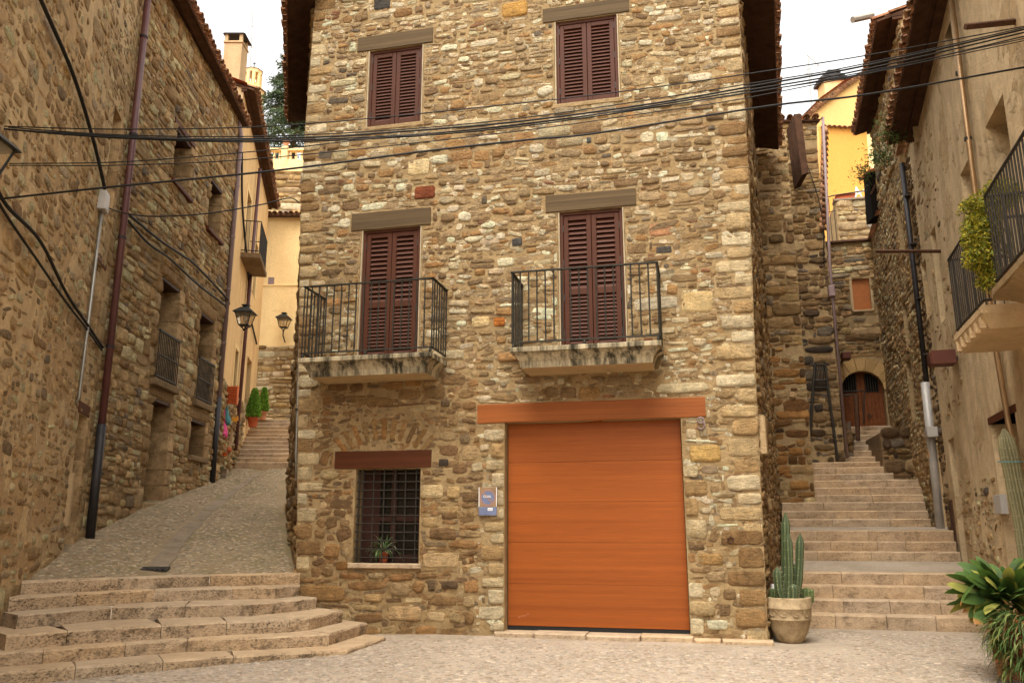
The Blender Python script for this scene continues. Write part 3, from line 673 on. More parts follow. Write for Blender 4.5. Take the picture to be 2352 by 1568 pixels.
for x0, y0, x1, y1, c in ((963, 1110, 1020, 1146, (228, 200, 150)), (1026, 1114, 1058, 1146, (206, 172, 118)), (968, 1266, 1058, 1306, (212, 178, 130)), (684, 1340, 792, 1384, (170, 130, 80)), (950, 428, 1002, 456, (132, 68, 36)),
        (1560, 668, 1642, 718, (216, 186, 132)), (1174, 546, 1202, 566, (86, 82, 76)), (1504, 565, 1546, 582, (90, 84, 76)), (1488, 512, 1548, 542, (206, 150, 106)), (1082, 726, 1126, 752, (226, 196, 142)), (1132, 728, 1162, 750, (204, 122, 50)),
        (836, 1360, 880, 1384, (198, 160, 108)), (890, 1388, 970, 1428, (206, 170, 122)), (770, 1286, 800, 1310, (160, 116, 66)), (1600, 1268, 1664, 1300, (192, 152, 96)), (1006, 1052, 1032, 1072, (80, 68, 56)), (858, -8, 898, 22, (76, 70, 62)), (1150, 8, 1214, 36, (196, 148, 76)),
        (935, 366, 988, 402, (222, 196, 146)), (1580, 1020, 1660, 1062, (198, 160, 96)), (1345, 315, 1360, 330, (92, 90, 84))):
    r = FW.rect(x0, y0, x1, y1)
    extra = [e for e in extra if not (e[0] < r[1] and e[1] > r[0] and e[2] < r[3] and e[3] > r[2])]; extra.append((*r, c))
AH = (-6.5, -4.72, 2.72, 3.36)
rubble(front, FW, fext, -.08, 11.2, [h[:4] for h in HOLES] + [l[0] for l in LINT] + [AH], lambda v: .185 if v < 2.6 else .155 if v < 3.8 else .125, 1.65, PAL_MAIN, (.003, .022), 41, 300, (.004, .024), .13, extra, (lambda u, v: u < -4.1 and v < 3.9, PAL_LOW), .95, (2.3, 7), calm=.3, grow=1.0, pebble=.3)
rubble(front, FW, fext, -.05, 11.1, [h[:4] for h in HOLES] + [l[0] for l in LINT], .07, 1.5, PAL_MAIN, (.001, .008), 42, 0, (.004, .014), .25, (), (lambda u, v: u < -4.1 and v < 3.9, PAL_LOW), .6, (2.1, 4), rest='pinning_stones', calm=.45)
for i in range(15):                                 # relieving arch over the barred window
    a = math.radians(34 + 112 * i / 14); c_, s_ = math.cos(a), math.sin(a)
    W_ = Wall(FW.P(-5.6 + 1.12 * c_, 1.95 + 1.12 * s_ * .98), FU, UP, FN)
    if 1.95 + 1.12 * s_ < 2.8: continue
    W_.U = FU * s_ - UP * c_; W_.V = FU * c_ + UP * s_
    rubble(front, W_, const(0, 0), 0, -1, extra=[(-.055, .05, -.19, .19, random.choice([(168, 130, 82), (156, 120, 74), (178, 144, 96), (142, 110, 70), (184, 134, 80)]))], seed=60 + i, depth=(.006, .02), name='voussoir', calm=.3)
for (u0, u1, v0, v1), m_, d_ in LINT: obj('lintel', beam(FW, u0, u1, v0, v1, -.22, d_, int(u0 * 100) + int(v0 * 10) + 2000), m_, house)
# garage door: five boarded panels
gd = obj('garage_door', MB().wbox(FW, GAR[0], GAR[1], .04, 3.08, -.26, -.235), M_DARK, house)
for i in range(5):
    h = (3.08 - .13) / 5; obj('panel', MB().wbox(FW, GAR[0] + .012, GAR[1] - .012, .13 + i * h + .0014, .13 + (i + 1) * h - .0014, -.235, -.19, .0015), M_GARAGE, gd)
obj('rubber_seal', MB().wbox(FW, GAR[0] + .01, GAR[1] - .01, .07, .126, -.23, -.195, .004), M_CABLE, gd)
sc = MB()                                           # pale scratched scrawl near the foot of the door
for k in range(9):
    u, v = -3.49 + k * .019, .255 + .03 * (k / 8) + random.uniform(-.012, .012); sc.tube([FW.P(u, v - .012, -.188), FW.P(u + .012, v + .012, -.188), FW.P(u + .02, v - .004, -.188)], .002, 4)
obj('scratch', sc, M_TERRA_P, gd)
for i, (a, b) in enumerate(((-3.78, -3.2), (-3.19, -2.45), (-2.44, -1.7), (-1.69, -.98))): obj('threshold_stone', MB().wbox(FW, a, b, -.05, .068 + .008 * (i % 2), -.24, .11 + .03 * (i % 3), .02), M_STEP_R, house)
for i, (a, b) in enumerate(((-.97, -.62), (-.6, .06))): obj('kerb_stone', MB().wbox(FW, a, b, -.05, .055, -.02, .17 + .02 * i, .02), M_STEP_R, house)
# shuttered windows and balcony doors
for r in (UL, UR): shutters(house, FW, r[0] + .03, r[1] - .03, r[2] + .015, r[3], -.03, 20)
for r in (BL, BR): shutters(house, FW, r[0] + .03, r[1] - .03, r[2], r[3], -.03, 28, .44, 4)
for r in (UL, UR, BL, BR):
    for a, b in ((r[0] + .006, r[0] + .028), (r[1] - .028, r[1] - .006)): obj('plaster_edge', MB().wbox(FW, a, b, r[2], r[3], -.09, .006, .004), M_WHITE, house)
for r in (UL, UR): obj('window_sill', MB().wbox(FW, r[0] - .06, r[1] + .03, r[2] - .07, r[2] + .012, -.09, .018, .012), M_MORT_D, house)
obj('window_sill', MB().wbox(FW, GRI[0] - .06, GRI[1] + .05, .92, 1.0, -.33, .05, .014), M_STEP_R, house)
# barred window
gi = obj('window_grille', MB().wbox(FW, GRI[0] + .03, GRI[0] + .05, 1.01, 2.41, -.085, -.065), M_IRON, house)
for i in range(6): rod('bar', FW.P(GRI[0] + .1 + i * .176, 1.0, -.07), FW.P(GRI[0] + .1 + i * .176, 2.43, -.07), .011, M_IRON, gi)
for i in range(11): rod('bar', FW.P(GRI[0] + .0, 1.08 + i * .127, -.058), FW.P(GRI[1] - .0, 1.075 + i * .127, -.058), .0095, M_IRON, gi)
wb = obj('inner_window', MB().quad(FW.P(GRI[0], 1, -.33), FW.P(GRI[1], 1, -.33), FW.P(GRI[1], 2.42, -.33), FW.P(GRI[0], 2.42, -.33)), M_GLASS, house)
for q in ((GRI[0], GRI[0] + .3, 1, 2.42), (-5.56, -5.47, 1, 2.42), (GRI[1] - .12, GRI[1], 1, 2.42), (GRI[0] + .3, GRI[1] - .12, 1.62, 1.7), (GRI[0] + .3, GRI[1] - .12, 1, 1.12)): obj('casement', MB().wbox(FW, *q, -.325, -.29, .006), M_CASE, wb)
# balconies
def balcony(u0, u1, nb, solid_right=False):
    z1 = 4.075; pr = .78
    mb = MB().wbox(FW, u0 - .02, u1 + .02, z1 - .075, z1, -.05, pr, .01)
    sl = obj('balcony', mb, M_BALC, house)
    lv = [(0, z1 - .075), (.05, z1 - .12), (.10, z1 - .2), (.115, z1 - .285)]; m2 = MB()
    for (i0, a0), (i1, a1) in zip(lv[:-1], lv[1:]):
        r0 = [FW.P(u0 + i0, a0, 0), FW.P(u0 + i0, a0, pr - .03 - i0), FW.P(u1 - i0, a0, pr - .03 - i0), FW.P(u1 - i0, a0, 0)]; r1 = [FW.P(u0 + i1, a1, 0), FW.P(u0 + i1, a1, pr - .03 - i1), FW.P(u1 - i1, a1, pr - .03 - i1), FW.P(u1 - i1, a1, 0)]
        for k in range(3): m2.quad(r1[k], r1[k + 1], r0[k + 1], r0[k])
    obj('cornice', m2, M_BALC, sl)
    i1, a1 = lv[-1]; obj('soffit', MB().quad(FW.P(u0 + i1, a1, 0), FW.P(u1 - i1, a1, 0), FW.P(u1 - i1, a1, pr - .03 - i1), FW.P(u0 + i1, a1, pr - .03 - i1)), M_BALC_U, sl)
    d_ = pr - .07; zt, zb = 5.225, 4.15
    for z in (zt, zb):
        for a, b in ((FW.P(u0, z, d_), FW.P(u1, z, d_)), (FW.P(u0, z, 0), FW.P(u0, z, d_)), (FW.P(u1, z, 0), FW.P(u1, z, d_))):
            x = b - a; L = np.linalg.norm(x); x = x / L; y = np.cross(UP, x); k = .042 if z == zt else .028
            pbox('rail', a - y * k / 2 - x * k / 2, x * (L + k), y * k, UP * .022, M_RAIL, sl)
    for i in range(nb): u = u0 + (u1 - u0) * i / (nb - 1); rod('bar', FW.P(u, zb, d_), FW.P(u, zt, d_), .0115, M_RAIL, sl, 6)
    for e_ in (u0, u1):
        for i in range(6): dd = d_ * (i + .0) / 6 + .02; rod('bar', FW.P(e_, zb, dd), FW.P(e_, zt, dd), .0115, M_RAIL, sl, 6)
    for u in (u0 + .02, (u0 + u1) / 2, u1 - .02): obj('foot', MB().lathe(FW.P(u, z1, d_), [(.02, 0), (.024, .03), (.02, .06), (.008, .08)], 8), M_RAIL, sl, True)
balcony(-6.73, -4.61, 18); balcony(-3.37, -1.24, 18)
# number nine, tie ring
nm = MB(); cu, cv = -.735, 3.03
nm.tube([FW.P(cu + .042 * math.cos(a), cv + .042 * math.sin(a), .03) for a in np.linspace(0, 2 * math.pi, 17)], .013, 6)
nm.tube([FW.P(cu + .045, cv - .01, .03), FW.P(cu + .05, cv - .07, .03), FW.P(cu + .035, cv - .115, .03), FW.P(cu, cv - .13, .03), FW.P(cu - .035, cv - .115, .03), FW.P(cu - .045, cv - .085, .03)], .012, 6)
tag(obj('house_number', nm, M_PVC, house, True), 'raised ceramic figure nine beside garage lintel')
rg = FW.px(1678, 1240); obj('tie_ring', MB().tube([FW.P(rg[0] + .038 * math.cos(a), rg[1] + .038 * math.sin(a), .04) for a in np.linspace(0, 2 * math.pi, 15)], .011, 6).tube([FW.P(rg[0], rg[1] + .04, .05), FW.P(rg[0], rg[1] + .06, -.02)], .012, 6), M_RUST, house, True)
# side walls, seen almost edge-on
LW = Wall(FW.P(-6.93, 0), (-.325, 1), UP, (-1, -.325, 0)); LW.tw = (FU * -.030, 5.0); RWm = Wall(P_CORNER, (2.56, 7.12), UP, (7.12, -2.56, 0)); RWm.tw = (FU * .019, 7.7)
s1 = sheet('side_wall', LW, const(0, 5.0), -.3, 11.2, [], M_MORT_D, house); s2 = sheet('side_wall', RWm, const(0, 7.7), -.3, 10.9, [], M_MORT_D, house)
rubble(s1, LW, const(.06, 5.0), .5, 11.1, (), .17, 1.6, PAL_SIDE, (.012, .045), 43, 0, sq=(2.5, 6))
rubble(s2, RWm, const(.06, 7.7), -.05, 10.8, (), .13, 1.5, PAL_SIDE, (.01, .04), 44, 0, sq=(2.5, 6))
for x_, y_ in ((1748, 640), (1757, 700), (1762, 850), (1722, 410)):
    u, v = RWm.px(x_, y_); u = min(max(u, .6), 6.5); obj('slit_window', MB().wbox(RWm, u, u + .3, v - .3, v + .1, -.1, .035), M_DARK, house)
lt, rt_ = LW.P(0, 11.05), RWm.P(0, 10.75)
eave(house, LW.P(-.25, 11.05), LW.P(4.9, 11.05), LW.N, .5, .3, .2, 2, course=1, seed=1); eave(house, RWm.P(-.25, 10.72), RWm.P(7.4, 10.72), RWm.N, .6, .3, .2, 2, course=1, seed=2)
rf = FW.P(-3.5, 13.3); rb = (LW.P(4.9, 13.3) + RWm.P(7.4, 13.3)) / 2
obj('roof', MB().quad(LW.P(-.25, 11.12, .2), LW.P(4.9, 11.12, .2), rb, rf).quad(RWm.P(-.25, 10.8, .2), RWm.P(7.4, 10.8, .2), rb, rf), M_TILE, house)
a, b = LW.P(4.95, 0), RWm.P(7.6, 0); obj('rear_wall', MB().quad(a, b, b + UP * 11, a + UP * 11), M_MORT_D, house)
# conduit up the left corner with its weather cap
ct, cb = LW.P(.16, 7.35, .07), LW.P(.16, 2.7, .07)
cdn = obj('conduit', MB().tube([cb - UP * .7 + LW.N * -.05, cb, ct], .022, 8), M_STEEL, house, True)
obj('cap', MB().bev(ct - LW.U * .07 - LW.N * .05 + UP * -.02, LW.U * .14, LW.N * .12, UP * .24, .02), M_STEEL, cdn)
for v in (3.4, 4.6, 5.8, 6.8): pbox('clip', LW.P(.12, v, .0), LW.U * .08, LW.N * .1, UP * .03, M_IRON, cdn)
mx = RWm.px(1746, 965); obj('meter_box', MB().wbox(RWm, .12, .5, 2.55, 3.1, 0, .1, .012), M_PL_SMOOTH, house)
obj('downpipe', MB().tube([RWm.P(.45, .0, .08), RWm.P(.45, .75, .08)], .04, 8), M_PVC_W, house, True)
# no-parking plate beside the door
sg = thing('parking_sign', 'faded blue and red no-parking plate on stone jamb left of garage door', 'sign', FW.P(-3.88, 1.7, .05))
SU0, SU1, SV0, SV1 = -4.035, -3.755, 1.70, 2.115
obj('plate', MB().wbox(FW, SU0, SU1, SV0, SV1, .02, .05, .003), M_SIGNBACK, sg)
def disc(r0, r1, d, m, nm_, cu, cv, a0=0, a1=2 * math.pi, n=36):
    mb = MB()
    for i in range(n):
        t0, t1 = a0 + (a1 - a0) * i / n, a0 + (a1 - a0) * (i + 1) / n
        q = [(r0 * math.cos(t0), r0 * math.sin(t0)), (r1 * math.cos(t0), r1 * math.sin(t0)), (r1 * math.cos(t1), r1 * math.sin(t1)), (r0 * math.cos(t1), r0 * math.sin(t1))]
        mb.quad(*[FW.P(cu + x, cv + y, d) for x, y in q])
    return obj(nm_, mb, m, sg)
cu, cv = (SU0 + SU1) / 2, SV1 - .155
disc(.001, .1, .052, M_SKYBLUE, 'blue_disc', cu, cv); disc(.098, .127, .054, M_SIGNRED, 'red_ring', cu, cv)
s2_ = .7071; mb = MB(); mb.quad(*[FW.P(cu + x, cv + y, .056) for x, y in ((-.078, .062), (-.062, .078), (.078, -.062), (.062, -.078))]); obj('red_bar', mb, M_SIGNRED, sg)
obj('blue_band', MB().wbox(FW, SU0 + .004, SU1 - .004, SV0 + .004, SV0 + .125, .05, .0535), M_SKYBLUE, sg)
obj('number_label', MB().wbox(FW, cu + .0, cu + .075, SV0 + .07, SV0 + .112, .0535, .056), M_LETTER, sg)
def text(name, s, W, u, v, d, size, mat, parent):
    cv_ = bpy.data.curves.new(name, 'FONT'); cv_.body = s; cv_.size = size; cv_.extrude = .001; cv_.align_x = 'CENTER'
    to = bpy.data.objects.new('tmp', cv_); me = bpy.data.meshes.new_from_object(to); bpy.data.objects.remove(to)
    return link(name, me, mat, parent, frameM(W.P(u, v, d), W.U, UP, W.N))
text('lettering', 'GUAL', FW, cu - .005, cv + .002, .0585, .05, M_LETTER, sg)
text('lettering', '2018', FW, cu + .0375, SV0 + .08, .0575, .03, M_GREYMARK, sg)
for e_ in (SU0, SU1 - .01): obj('edge_strip', MB().wbox(FW, e_, e_ + .01, SV0 + .13, SV1, .05, .058), M_LETTER, sg)
# ================================================================== LEFT SIDE OF THE STREET
NLW = Wall((-6.4, 11.1), (-.256, .966), UP, (.966, .256, 0))
near = thing('rendered_house', 'rough rendered stone building filling the left edge of the view', 'house', (-6.6, 10, .4))
NH = [(1.9, 2.5, 6.95, 8.68, .4), (1.92, 2.34, 4.6, 5.85, .35), (1.95, 2.5, .9, 3.3, .4)]
nw = sheet('street_wall', NLW, const(-10, 2.97), -.4, 13.2, NH, M_PL_NEAR, near)
ex = []
RQ = random.Random(8); v = .95
while v < 7.2:
    h = RQ.uniform(.22, .42); wd = RQ.uniform(.2, .42); ex.append((2.95 - wd, 2.96, v, v + h, RQ.choice([(196, 168, 122), (178, 148, 104), (166, 134, 90)]))); v += h + .01
ex = [e for e in ex if not any(e[0] < h[1] and e[1] > h[0] and e[2] < h[3] and e[3] > h[2] for h in NH)]
rubble(nw, NLW, const(-6.0, 2.95), .3, 12.6, [h[:4] for h in NH], .17, 1.15, PAL_LEFT, (.004, .02), 51, 300, (.012, .04), .2, ex, None, .8, (2.1, 4.5), calm=.35)
for h in NH:
    obj('window_pane', MB().quad(*[NLW.P(a, b, -.34) for a, b in ((h[0], h[2]), (h[1], h[2]), (h[1], h[3]), (h[0], h[3]))]), M_GLASS, near)
    v = h[2]
    while v < h[3] - .3:
        k = RQ.uniform(.25, .42); k = min(k, h[3] - .05 - v); obj('jamb_stone', MB().wbox(NLW, h[1] - .006, h[1] + RQ.uniform(.12, .26), v + .006, v + k - .006, -.33, .014, .01), M_JAMB, near); v += k
obj('lintel', beam(NLW, 1.85, 2.56, 5.86, 6.0, -.3, .012, 5), M_LINT_R, near); obj('lintel', MB().wbox(NLW, 1.85, 2.6, 3.31, 3.5, -.3, .012, .01), M_LINT_R, near)
obj('end_wall', MB().quad(NLW.P(2.97, -.4), NLW.P(2.97, -.4, -3), NLW.P(2.97, 13.2, -3), NLW.P(2.97, 13.2)), M_PL_NEAR, near)
obj('roof', MB().quad(NLW.P(-10, 13.2, .5), NLW.P(2.97, 13.2, .5), NLW.P(2.97, 14.6, -4), NLW.P(-10, 14.6, -4)), M_TILE, near)
pt, pm, pb = NLW.P(2.80, 12.4, .14), NLW.P(2.94, 3.2, .14), NLW.P(3.0, 1.3, .14)
dp = obj('downpipe', MB().tube([pt, pm], .062, 10), M_PIPE_RED, near, True); obj('pipe_shoe', MB().tube([pm + UP * .05, pb], .075, 10), M_PIPE_DK, dp, True)
for v in (4.6, 6.6, 8.6, 10.6):
    f = (v - 3.2) / 9.2; q = pm * (1 - f) + pt * f; obj('pipe_clip', MB().tube([q - UP * .02, q + UP * .02], .074, 10), M_PIPE_DK, dp)
cd_ = obj('conduit', MB().tube([NLW.P(1.62, 3.4, .0), NLW.P(1.62, 3.5, .05), NLW.P(1.64, 6.6, .05)], .026, 8), M_STEEL, near, True)
obj('junction_box', MB().wbox(NLW, 1.52, 1.80, 6.62, 6.95, 0, .12, .015), M_PVC_W, near)
obj('pale_board', MB().wbox(NLW, 1.78, 1.92, 1.55, 2.35, .0, .06, .008), M_PL_SMOOTH, near)
# --- the rubble house next up the street
FLW = Wall((-7.16, 13.97), (-.045, .999), UP, (.999, .045, 0))
far = thing('rubble_house', 'brown rubble house with barred balconet windows up the left street', 'house', (-7.6, 17, 1.8))
W1, W2, M1, M2, G1, G2 = (2.28, 3.28, 8.77, 10.02, .5), (4.7, 5.65, 8.6, 9.92, .5), (2.31, 3.4, 4.47, 6.64, .5), (4.8, 5.85, 4.42, 6.55, .5), (2.45, 3.45, 1.62, 4.12, .5), (4.79, 5.8, 3.15, 4.0, .5)
FH = [W1, W2, M1, M2, G1, G2]
fw_ = sheet('street_wall', FLW, const(0, 6.74), .3, 12.45, FH, M_MORT_D, far)
ex = []
for h in FH:
    for side in (0, 1):
        v = h[2]
        while v < h[3] - .12:
            k = RQ.uniform(.24, .42) if h is not W1 and h is not W2 else RQ.uniform(.16, .3)
            k = min(k, h[3] - v); wd = RQ.uniform(.14, .36)
            if side: obj('jamb_stone', MB().wbox(FLW, h[1] - .012, h[1] + wd, v + .007, v + k - .007, -.42, .03, .02), M_JAMB, far)
            ex.append((h[0] - wd, h[0] + .005, v, v + k, RQ.choice([(178, 146, 100), (160, 126, 82), (190, 160, 116)])) if not side else (h[1], h[1] + wd, v, v + k, None)); v += k + .005
    obj('window_pane', MB().quad(*[FLW.P(a, b, -.46) for a, b in ((h[0], h[2]), (h[1], h[2]), (h[1], h[3]), (h[0], h[3]))]), M_GLASS, far)
    obj('soffit_shade_board', MB().wbox(FLW, h[0], h[1], h[3] - .07, h[3] - .002, -.44, -.01, .004), M_CASE, far)  # dark board added to paint the shade under the opening's top
    if h is not W1 and h is not W2: ex.append((h[0] - .16, h[1] + .16, h[3], h[3] + .24, (158, 126, 84)))
ex2 = [e for e in ex if not (len(e) > 4 and e[4] is None)]; solid = [e[:4] for e in ex if e[4] is None]
ok = []
for e in ex2:
    if not any(e[0] < k[1] - .02 and e[1] > k[0] + .02 and e[2] < k[3] - .02 and e[3] > k[2] + .02 for k in ok + [h[:4] for h in FH]): ok.append(e)
rubble(fw_, FLW, const(0, 6.74), .8, 12.4, [h[:4] for h in FH] + solid, lambda v: .17 if v < 7 else .13, 1.45, PAL_LEFT, (.01, .042), 53, 300, (.006, .02), .12, ok, None, 1.0, (2.4, 6), calm=.15)
for h in (W1, W2): obj('window_sill', MB().wbox(FLW, h[0] - .12, h[1] + .12, h[2] - .09, h[2], -.45, .1, .012), M_LINT_R, far)
for h in (M1, M2):
    s_ = obj('window_sill', MB().wbox(FLW, h[0] - .14, h[1] + .16, h[2] - .14, h[2], -.45, .13, .015), M_MORT_B, far)
    gx = obj('balconet', MB().wbox(FLW, h[0] - .03, h[1] + .05, h[2] + .98, h[2] + 1.02, .06, .1), M_IRON, far); pbox('rail', FLW.P(h[0] - .03, h[2] + .05, .065), FLW.U * (h[1] - h[0] + .08), UP * .03, FLW.N * .03, M_IRON, gx); pbox('rail', FLW.P(h[0] - .03, h[2] + .5, .065), FLW.U * (h[1] - h[0] + .08), UP * .025, FLW.N * .03, M_IRON, gx)
    for i in range(13): u = h[0] - .02 + i * (h[1] - h[0] + .06) / 12; rod('bar', FLW.P(u, h[2] + .02, .08), FLW.P(u, h[2] + 1.0, .08), .011, M_IRON, gx, 6)
obj('window_sill', MB().wbox(FLW, G2[0] - .1, G2[1] + .12, G2[2] - .12, G2[2], -.45, .12, .02), M_MORT_B, far)
obj('door_sill', MB().wbox(FLW, G1[0] - .05, G1[1] + .1, 1.5, 2.02, -.45, .06, .02), M_MORT_D, far)
obj('lintel', MB().wbox(FLW, W1[0] - .15, W1[1] + .15, W1[3] + .005, W1[3] + .12, -.4, .03, .01), M_LINT_R, far)
eave(far, FLW.P(-.1, 12.42, .27), FLW.P(6.85, 12.42, -.02), FLW.N, .2, .28, .2, 2, course=1, seed=4)
obj('roof', MB().quad(FLW.P(-.1, 12.5, .1), FLW.P(6.9, 12.5, .1), FLW.P(6.9, 13.9, -5), FLW.P(-.1, 13.9, -5)), M_TILE, far)
obj('end_wall', MB().quad(FLW.P(6.74, 0), FLW.P(6.74, 12.4), FLW.P(6.74, 13.6, -5), FLW.P(6.74, 0, -5)), M_MORT_D, far)
pt, pm, pb = FLW.P(6.52, 11.9, .08), FLW.P(6.5, 4.7, .06), FLW.P(6.5, 2.55, .06)
dp = obj('downpipe', MB().tube([pt + A3([-.1, -.1, .5]), pt, pm], .062, 10), M_PVC, far, True); obj('pipe_shoe', MB().tube([pm + UP * .06, pb], .068, 10), M_PIPE_DK, dp, True)
for f in (.2, .4, .6, .8): q = pm * (1 - f) + pt * f; obj('pipe_clip', MB().tube([q - UP * .02, q + UP * .02], .072, 10), M_PVC, dp)
# --- ochre house at the bend
OCW = Wall((-7.46, 20.7), (-.19, .982), UP, (.982, .19, 0))
och = thing('ochre_house', 'pale ochre plastered house with iron balcony behind the mauve downpipe', 'house', (-8, 24, 3))
OB, OD, OS, OW2 = (2.0, 2.95, 9.25, 11.3, .3), (4.75, 5.9, 4.95, 6.85, .45), (1.95, 2.6, 4.9, 6.5, .15), (4.5, 5.3, 8.9, 10.6, .25)
oc = sheet('street_wall', OCW, const(-.15, 7.5), 2, 13.35, [OB, OD, OS, OW2], M_PL_OCH, och)
for h, m_ in ((OB, M_GLASS), (OD, M_DARK), (OS, M_DARK), (OW2, M_GLASS)): obj('window_pane' if h is not OD else 'door', MB().quad(*[OCW.P(a, b, -h[4] + .04) for a, b in ((h[0], h[2]), (h[1], h[2]), (h[1], h[3]), (h[0], h[3]))]), m_, och)
for h in (OB, OS, OW2): obj('window_trim', MB().wbox(OCW, h[0] - .16, h[0], h[2], h[3] + .14, 0, .025, .004).wbox(OCW, h[1], h[1] + .16, h[2], h[3] + .14, 0, .025, .004).wbox(OCW, h[0], h[1], h[3], h[3] + .14, 0, .025, .004), M_PL_CRM, och)
bs = sheet('stone_base', OCW.off(.03), const(-.15, 4.6), 2, 5.15, [], M_MORT_D, och); rubble(bs, OCW.off(.03), const(-.1, 4.6), 2.6, 5.1, (), .17, 1.5, PAL_LEFT, (.02, .06), 55, 60)
sb = obj('balcony', MB().wbox(OCW, 1.6, 3.5, 9.08, 9.22, -.02, .55, .02), M_MORT_B, och)
for a, b in ((OCW.P(1.65, 10.2, .5), OCW.P(3.45, 10.2, .5)), (OCW.P(1.65, 10.2, 0), OCW.P(1.65, 10.2, .5)), (OCW.P(3.45, 10.2, 0), OCW.P(3.45, 10.2, .5)), (OCW.P(1.65, 9.3, .5), OCW.P(3.45, 9.3, .5)), (OCW.P(1.65, 9.3, 0), OCW.P(1.65, 9.3, .5))): rod('rail', a, b, .016, M_IRON, sb)
for i in range(15): u = 1.65 + 1.8 * i / 14; rod('bar', OCW.P(u, 9.22, .5), OCW.P(u, 10.2, .5), .009, M_IRON, sb, 5)
for i in range(4): rod('bar', OCW.P(1.65, 9.22, .1 + .1 * i), OCW.P(1.65, 10.2, .1 + .1 * i), .009, M_IRON, sb, 5)
eave(och, OCW.P(-.2, 13.45), OCW.P(7.6, 13.05), OCW.N, .32, .25, .2, 2, course=2, seed=5)
sw = Wall(OCW.P(-.15, 0), (-.982, -.19), UP, (.19, -.982, 0)); obj('gable_wall', MB().add([sw.P(0, 8), sw.P(5, 8), sw.P(5, 14.9), sw.P(0, 13.4)], [(0, 1, 2, 3)]), M_PL_SMOOTH, och)
obj('roof', MB().quad(OCW.P(-.3, 13.5, .1), OCW.P(7.6, 13.1, .1), OCW.P(7.6, 14.7, -5), OCW.P(-.3, 15.1, -5)).quad(sw.P(-.05, 13.48, .12), sw.P(5, 15.0, .12), sw.P(5, 15.1, -.2), sw.P(-.05, 13.58, -.2)), M_TERRA, och)
pt, pb = OCW.P(3.6, 12.7, .1), OCW.P(2.85, 3.7, .1); obj('downpipe', MB().tube([pt, pb], .055, 8), M_PIPE_RED, och, True)
c0, c1 = aty(508, 185, 23.6), aty(549, 185, 23.6); wd = c1[0] - c0[0]; zt = aty(535, 98, 23.6)[2]; zb = c0[2] - .6
ch = obj('chimney', MB().bev((c0[0], 23.6, zb), (wd, 0, 0), (0, wd, 0), (0, 0, zt - zb), .02), M_PL_SMOOTH, och)
obj('chimney_collar', MB().bev((c0[0] - .03, 23.57, zt), (wd + .06, 0, 0), (0, wd + .06, 0), (0, 0, .06), .01), M_PL_SMOOTH, ch)
for a in (0, 1):
    for b in (0, 1): obj('chimney_post', MB().box6((c0[0] + a * (wd - .1), 23.6 + b * (wd - .1), zt + .06), (.1, 0, 0), (0, .1, 0), (0, 0, .24)), M_PL_SMOOTH, ch)
obj('chimney_cap', MB().add([(c0[0] - .06, 23.54, zt + .30), (c1[0] + .1, 23.54, zt + .30), (c1[0] + .1, 23.7 + wd, zt + .30), (c0[0] - .06, 23.7 + wd, zt + .30), (c0[0] - .02, 23.58, zt + .36), (c1[0] + .02, 23.58, zt + .36), (c1[0] + .02, 23.64 + wd, zt + .36), (c0[0] - .02, 23.64 + wd, zt + .36)], [(3, 2, 1, 0), (4, 5, 6, 7), (0, 1, 5, 4), (1, 2, 6, 5), (2, 3, 7, 6), (3, 0, 4, 7)]), M_PIPE_DK, ch)
# --- steps at the head of the street
NB = [1060.6, 1049.8, 1040.4, 1030, 1021, 1011.7, 1003, 995, 986, 978, 969.5, 962.8]; bst = tag(link('upper_steps', None, None, None, Matrix.Translation((-7, 25, 3))), kind='structure')
RS = random.Random(3); zp = 3.05
for i, y in enumerate(NB):
    Y = 23.75 + .38 * i; p = aty(520 + 3 * i, y, Y); q = aty(690, y, Y); xs_ = [p[0], p[0] + RS.uniform(.9, 1.4), q[0]]
    for a, b in zip(xs_[:-1], xs_[1:]): step_block('step_block', (a, Y, p[2]), (b, Y, p[2]), (0, .7 if i < 11 else 3, 0), p[2], zp - .03, bst, M_STEP_R, RS, m=2)
    zp = p[2]
# --- house closing the street
BK = Wall(aty(560, 965, 28.7), (1, 0, 0), UP, (0, -1, 0)); bk = thing('cream_house', 'cream plastered house on a rubble base closing the left street', 'house', (-7, 29, 5))
v_s, v_e = BK.px(640, 797)[1], BK.px(640, 500)[1]; bz = -.3
st = sheet('stone_base', BK.off(.04), const(-1, 3.2), bz - .5, v_s, [], M_MORT_D, bk); rubble(st, BK.off(.04), const(-.2, 2.6), bz, v_s - .03, (), .17, 1.6, PAL_PALE, (.015, .05), 56, 120)
obj('plaster_wall', MB().quad(BK.P(-2, v_s - .1), BK.P(3.2, v_s - .1), BK.P(3.2, v_e), BK.P(-2, v_e)), M_PL_CRM, bk)
vb = BK.px(640, 657)[1]; obj('string_course', MB().wbox(BK, -2, 3.2, vb, vb + .06, 0, .04, .01), M_PL_CRM, bk)
r = BK.rect(617, 637, 629, 653); obj('vent', MB().wbox(BK, *r, 0, .02), M_PVC, bk)
eave(bk, BK.P(-2, v_e + .05), BK.P(3.2, v_e + .05), BK.N, .3, .2, .2, 1, seed=6)
obj('roof', MB().quad(BK.P(-2, v_e + .1), BK.P(3.2, v_e + .1), BK.P(3.2, v_e + .7, -3), BK.P(-2, v_e + .7, -3)), M_TILE, bk)
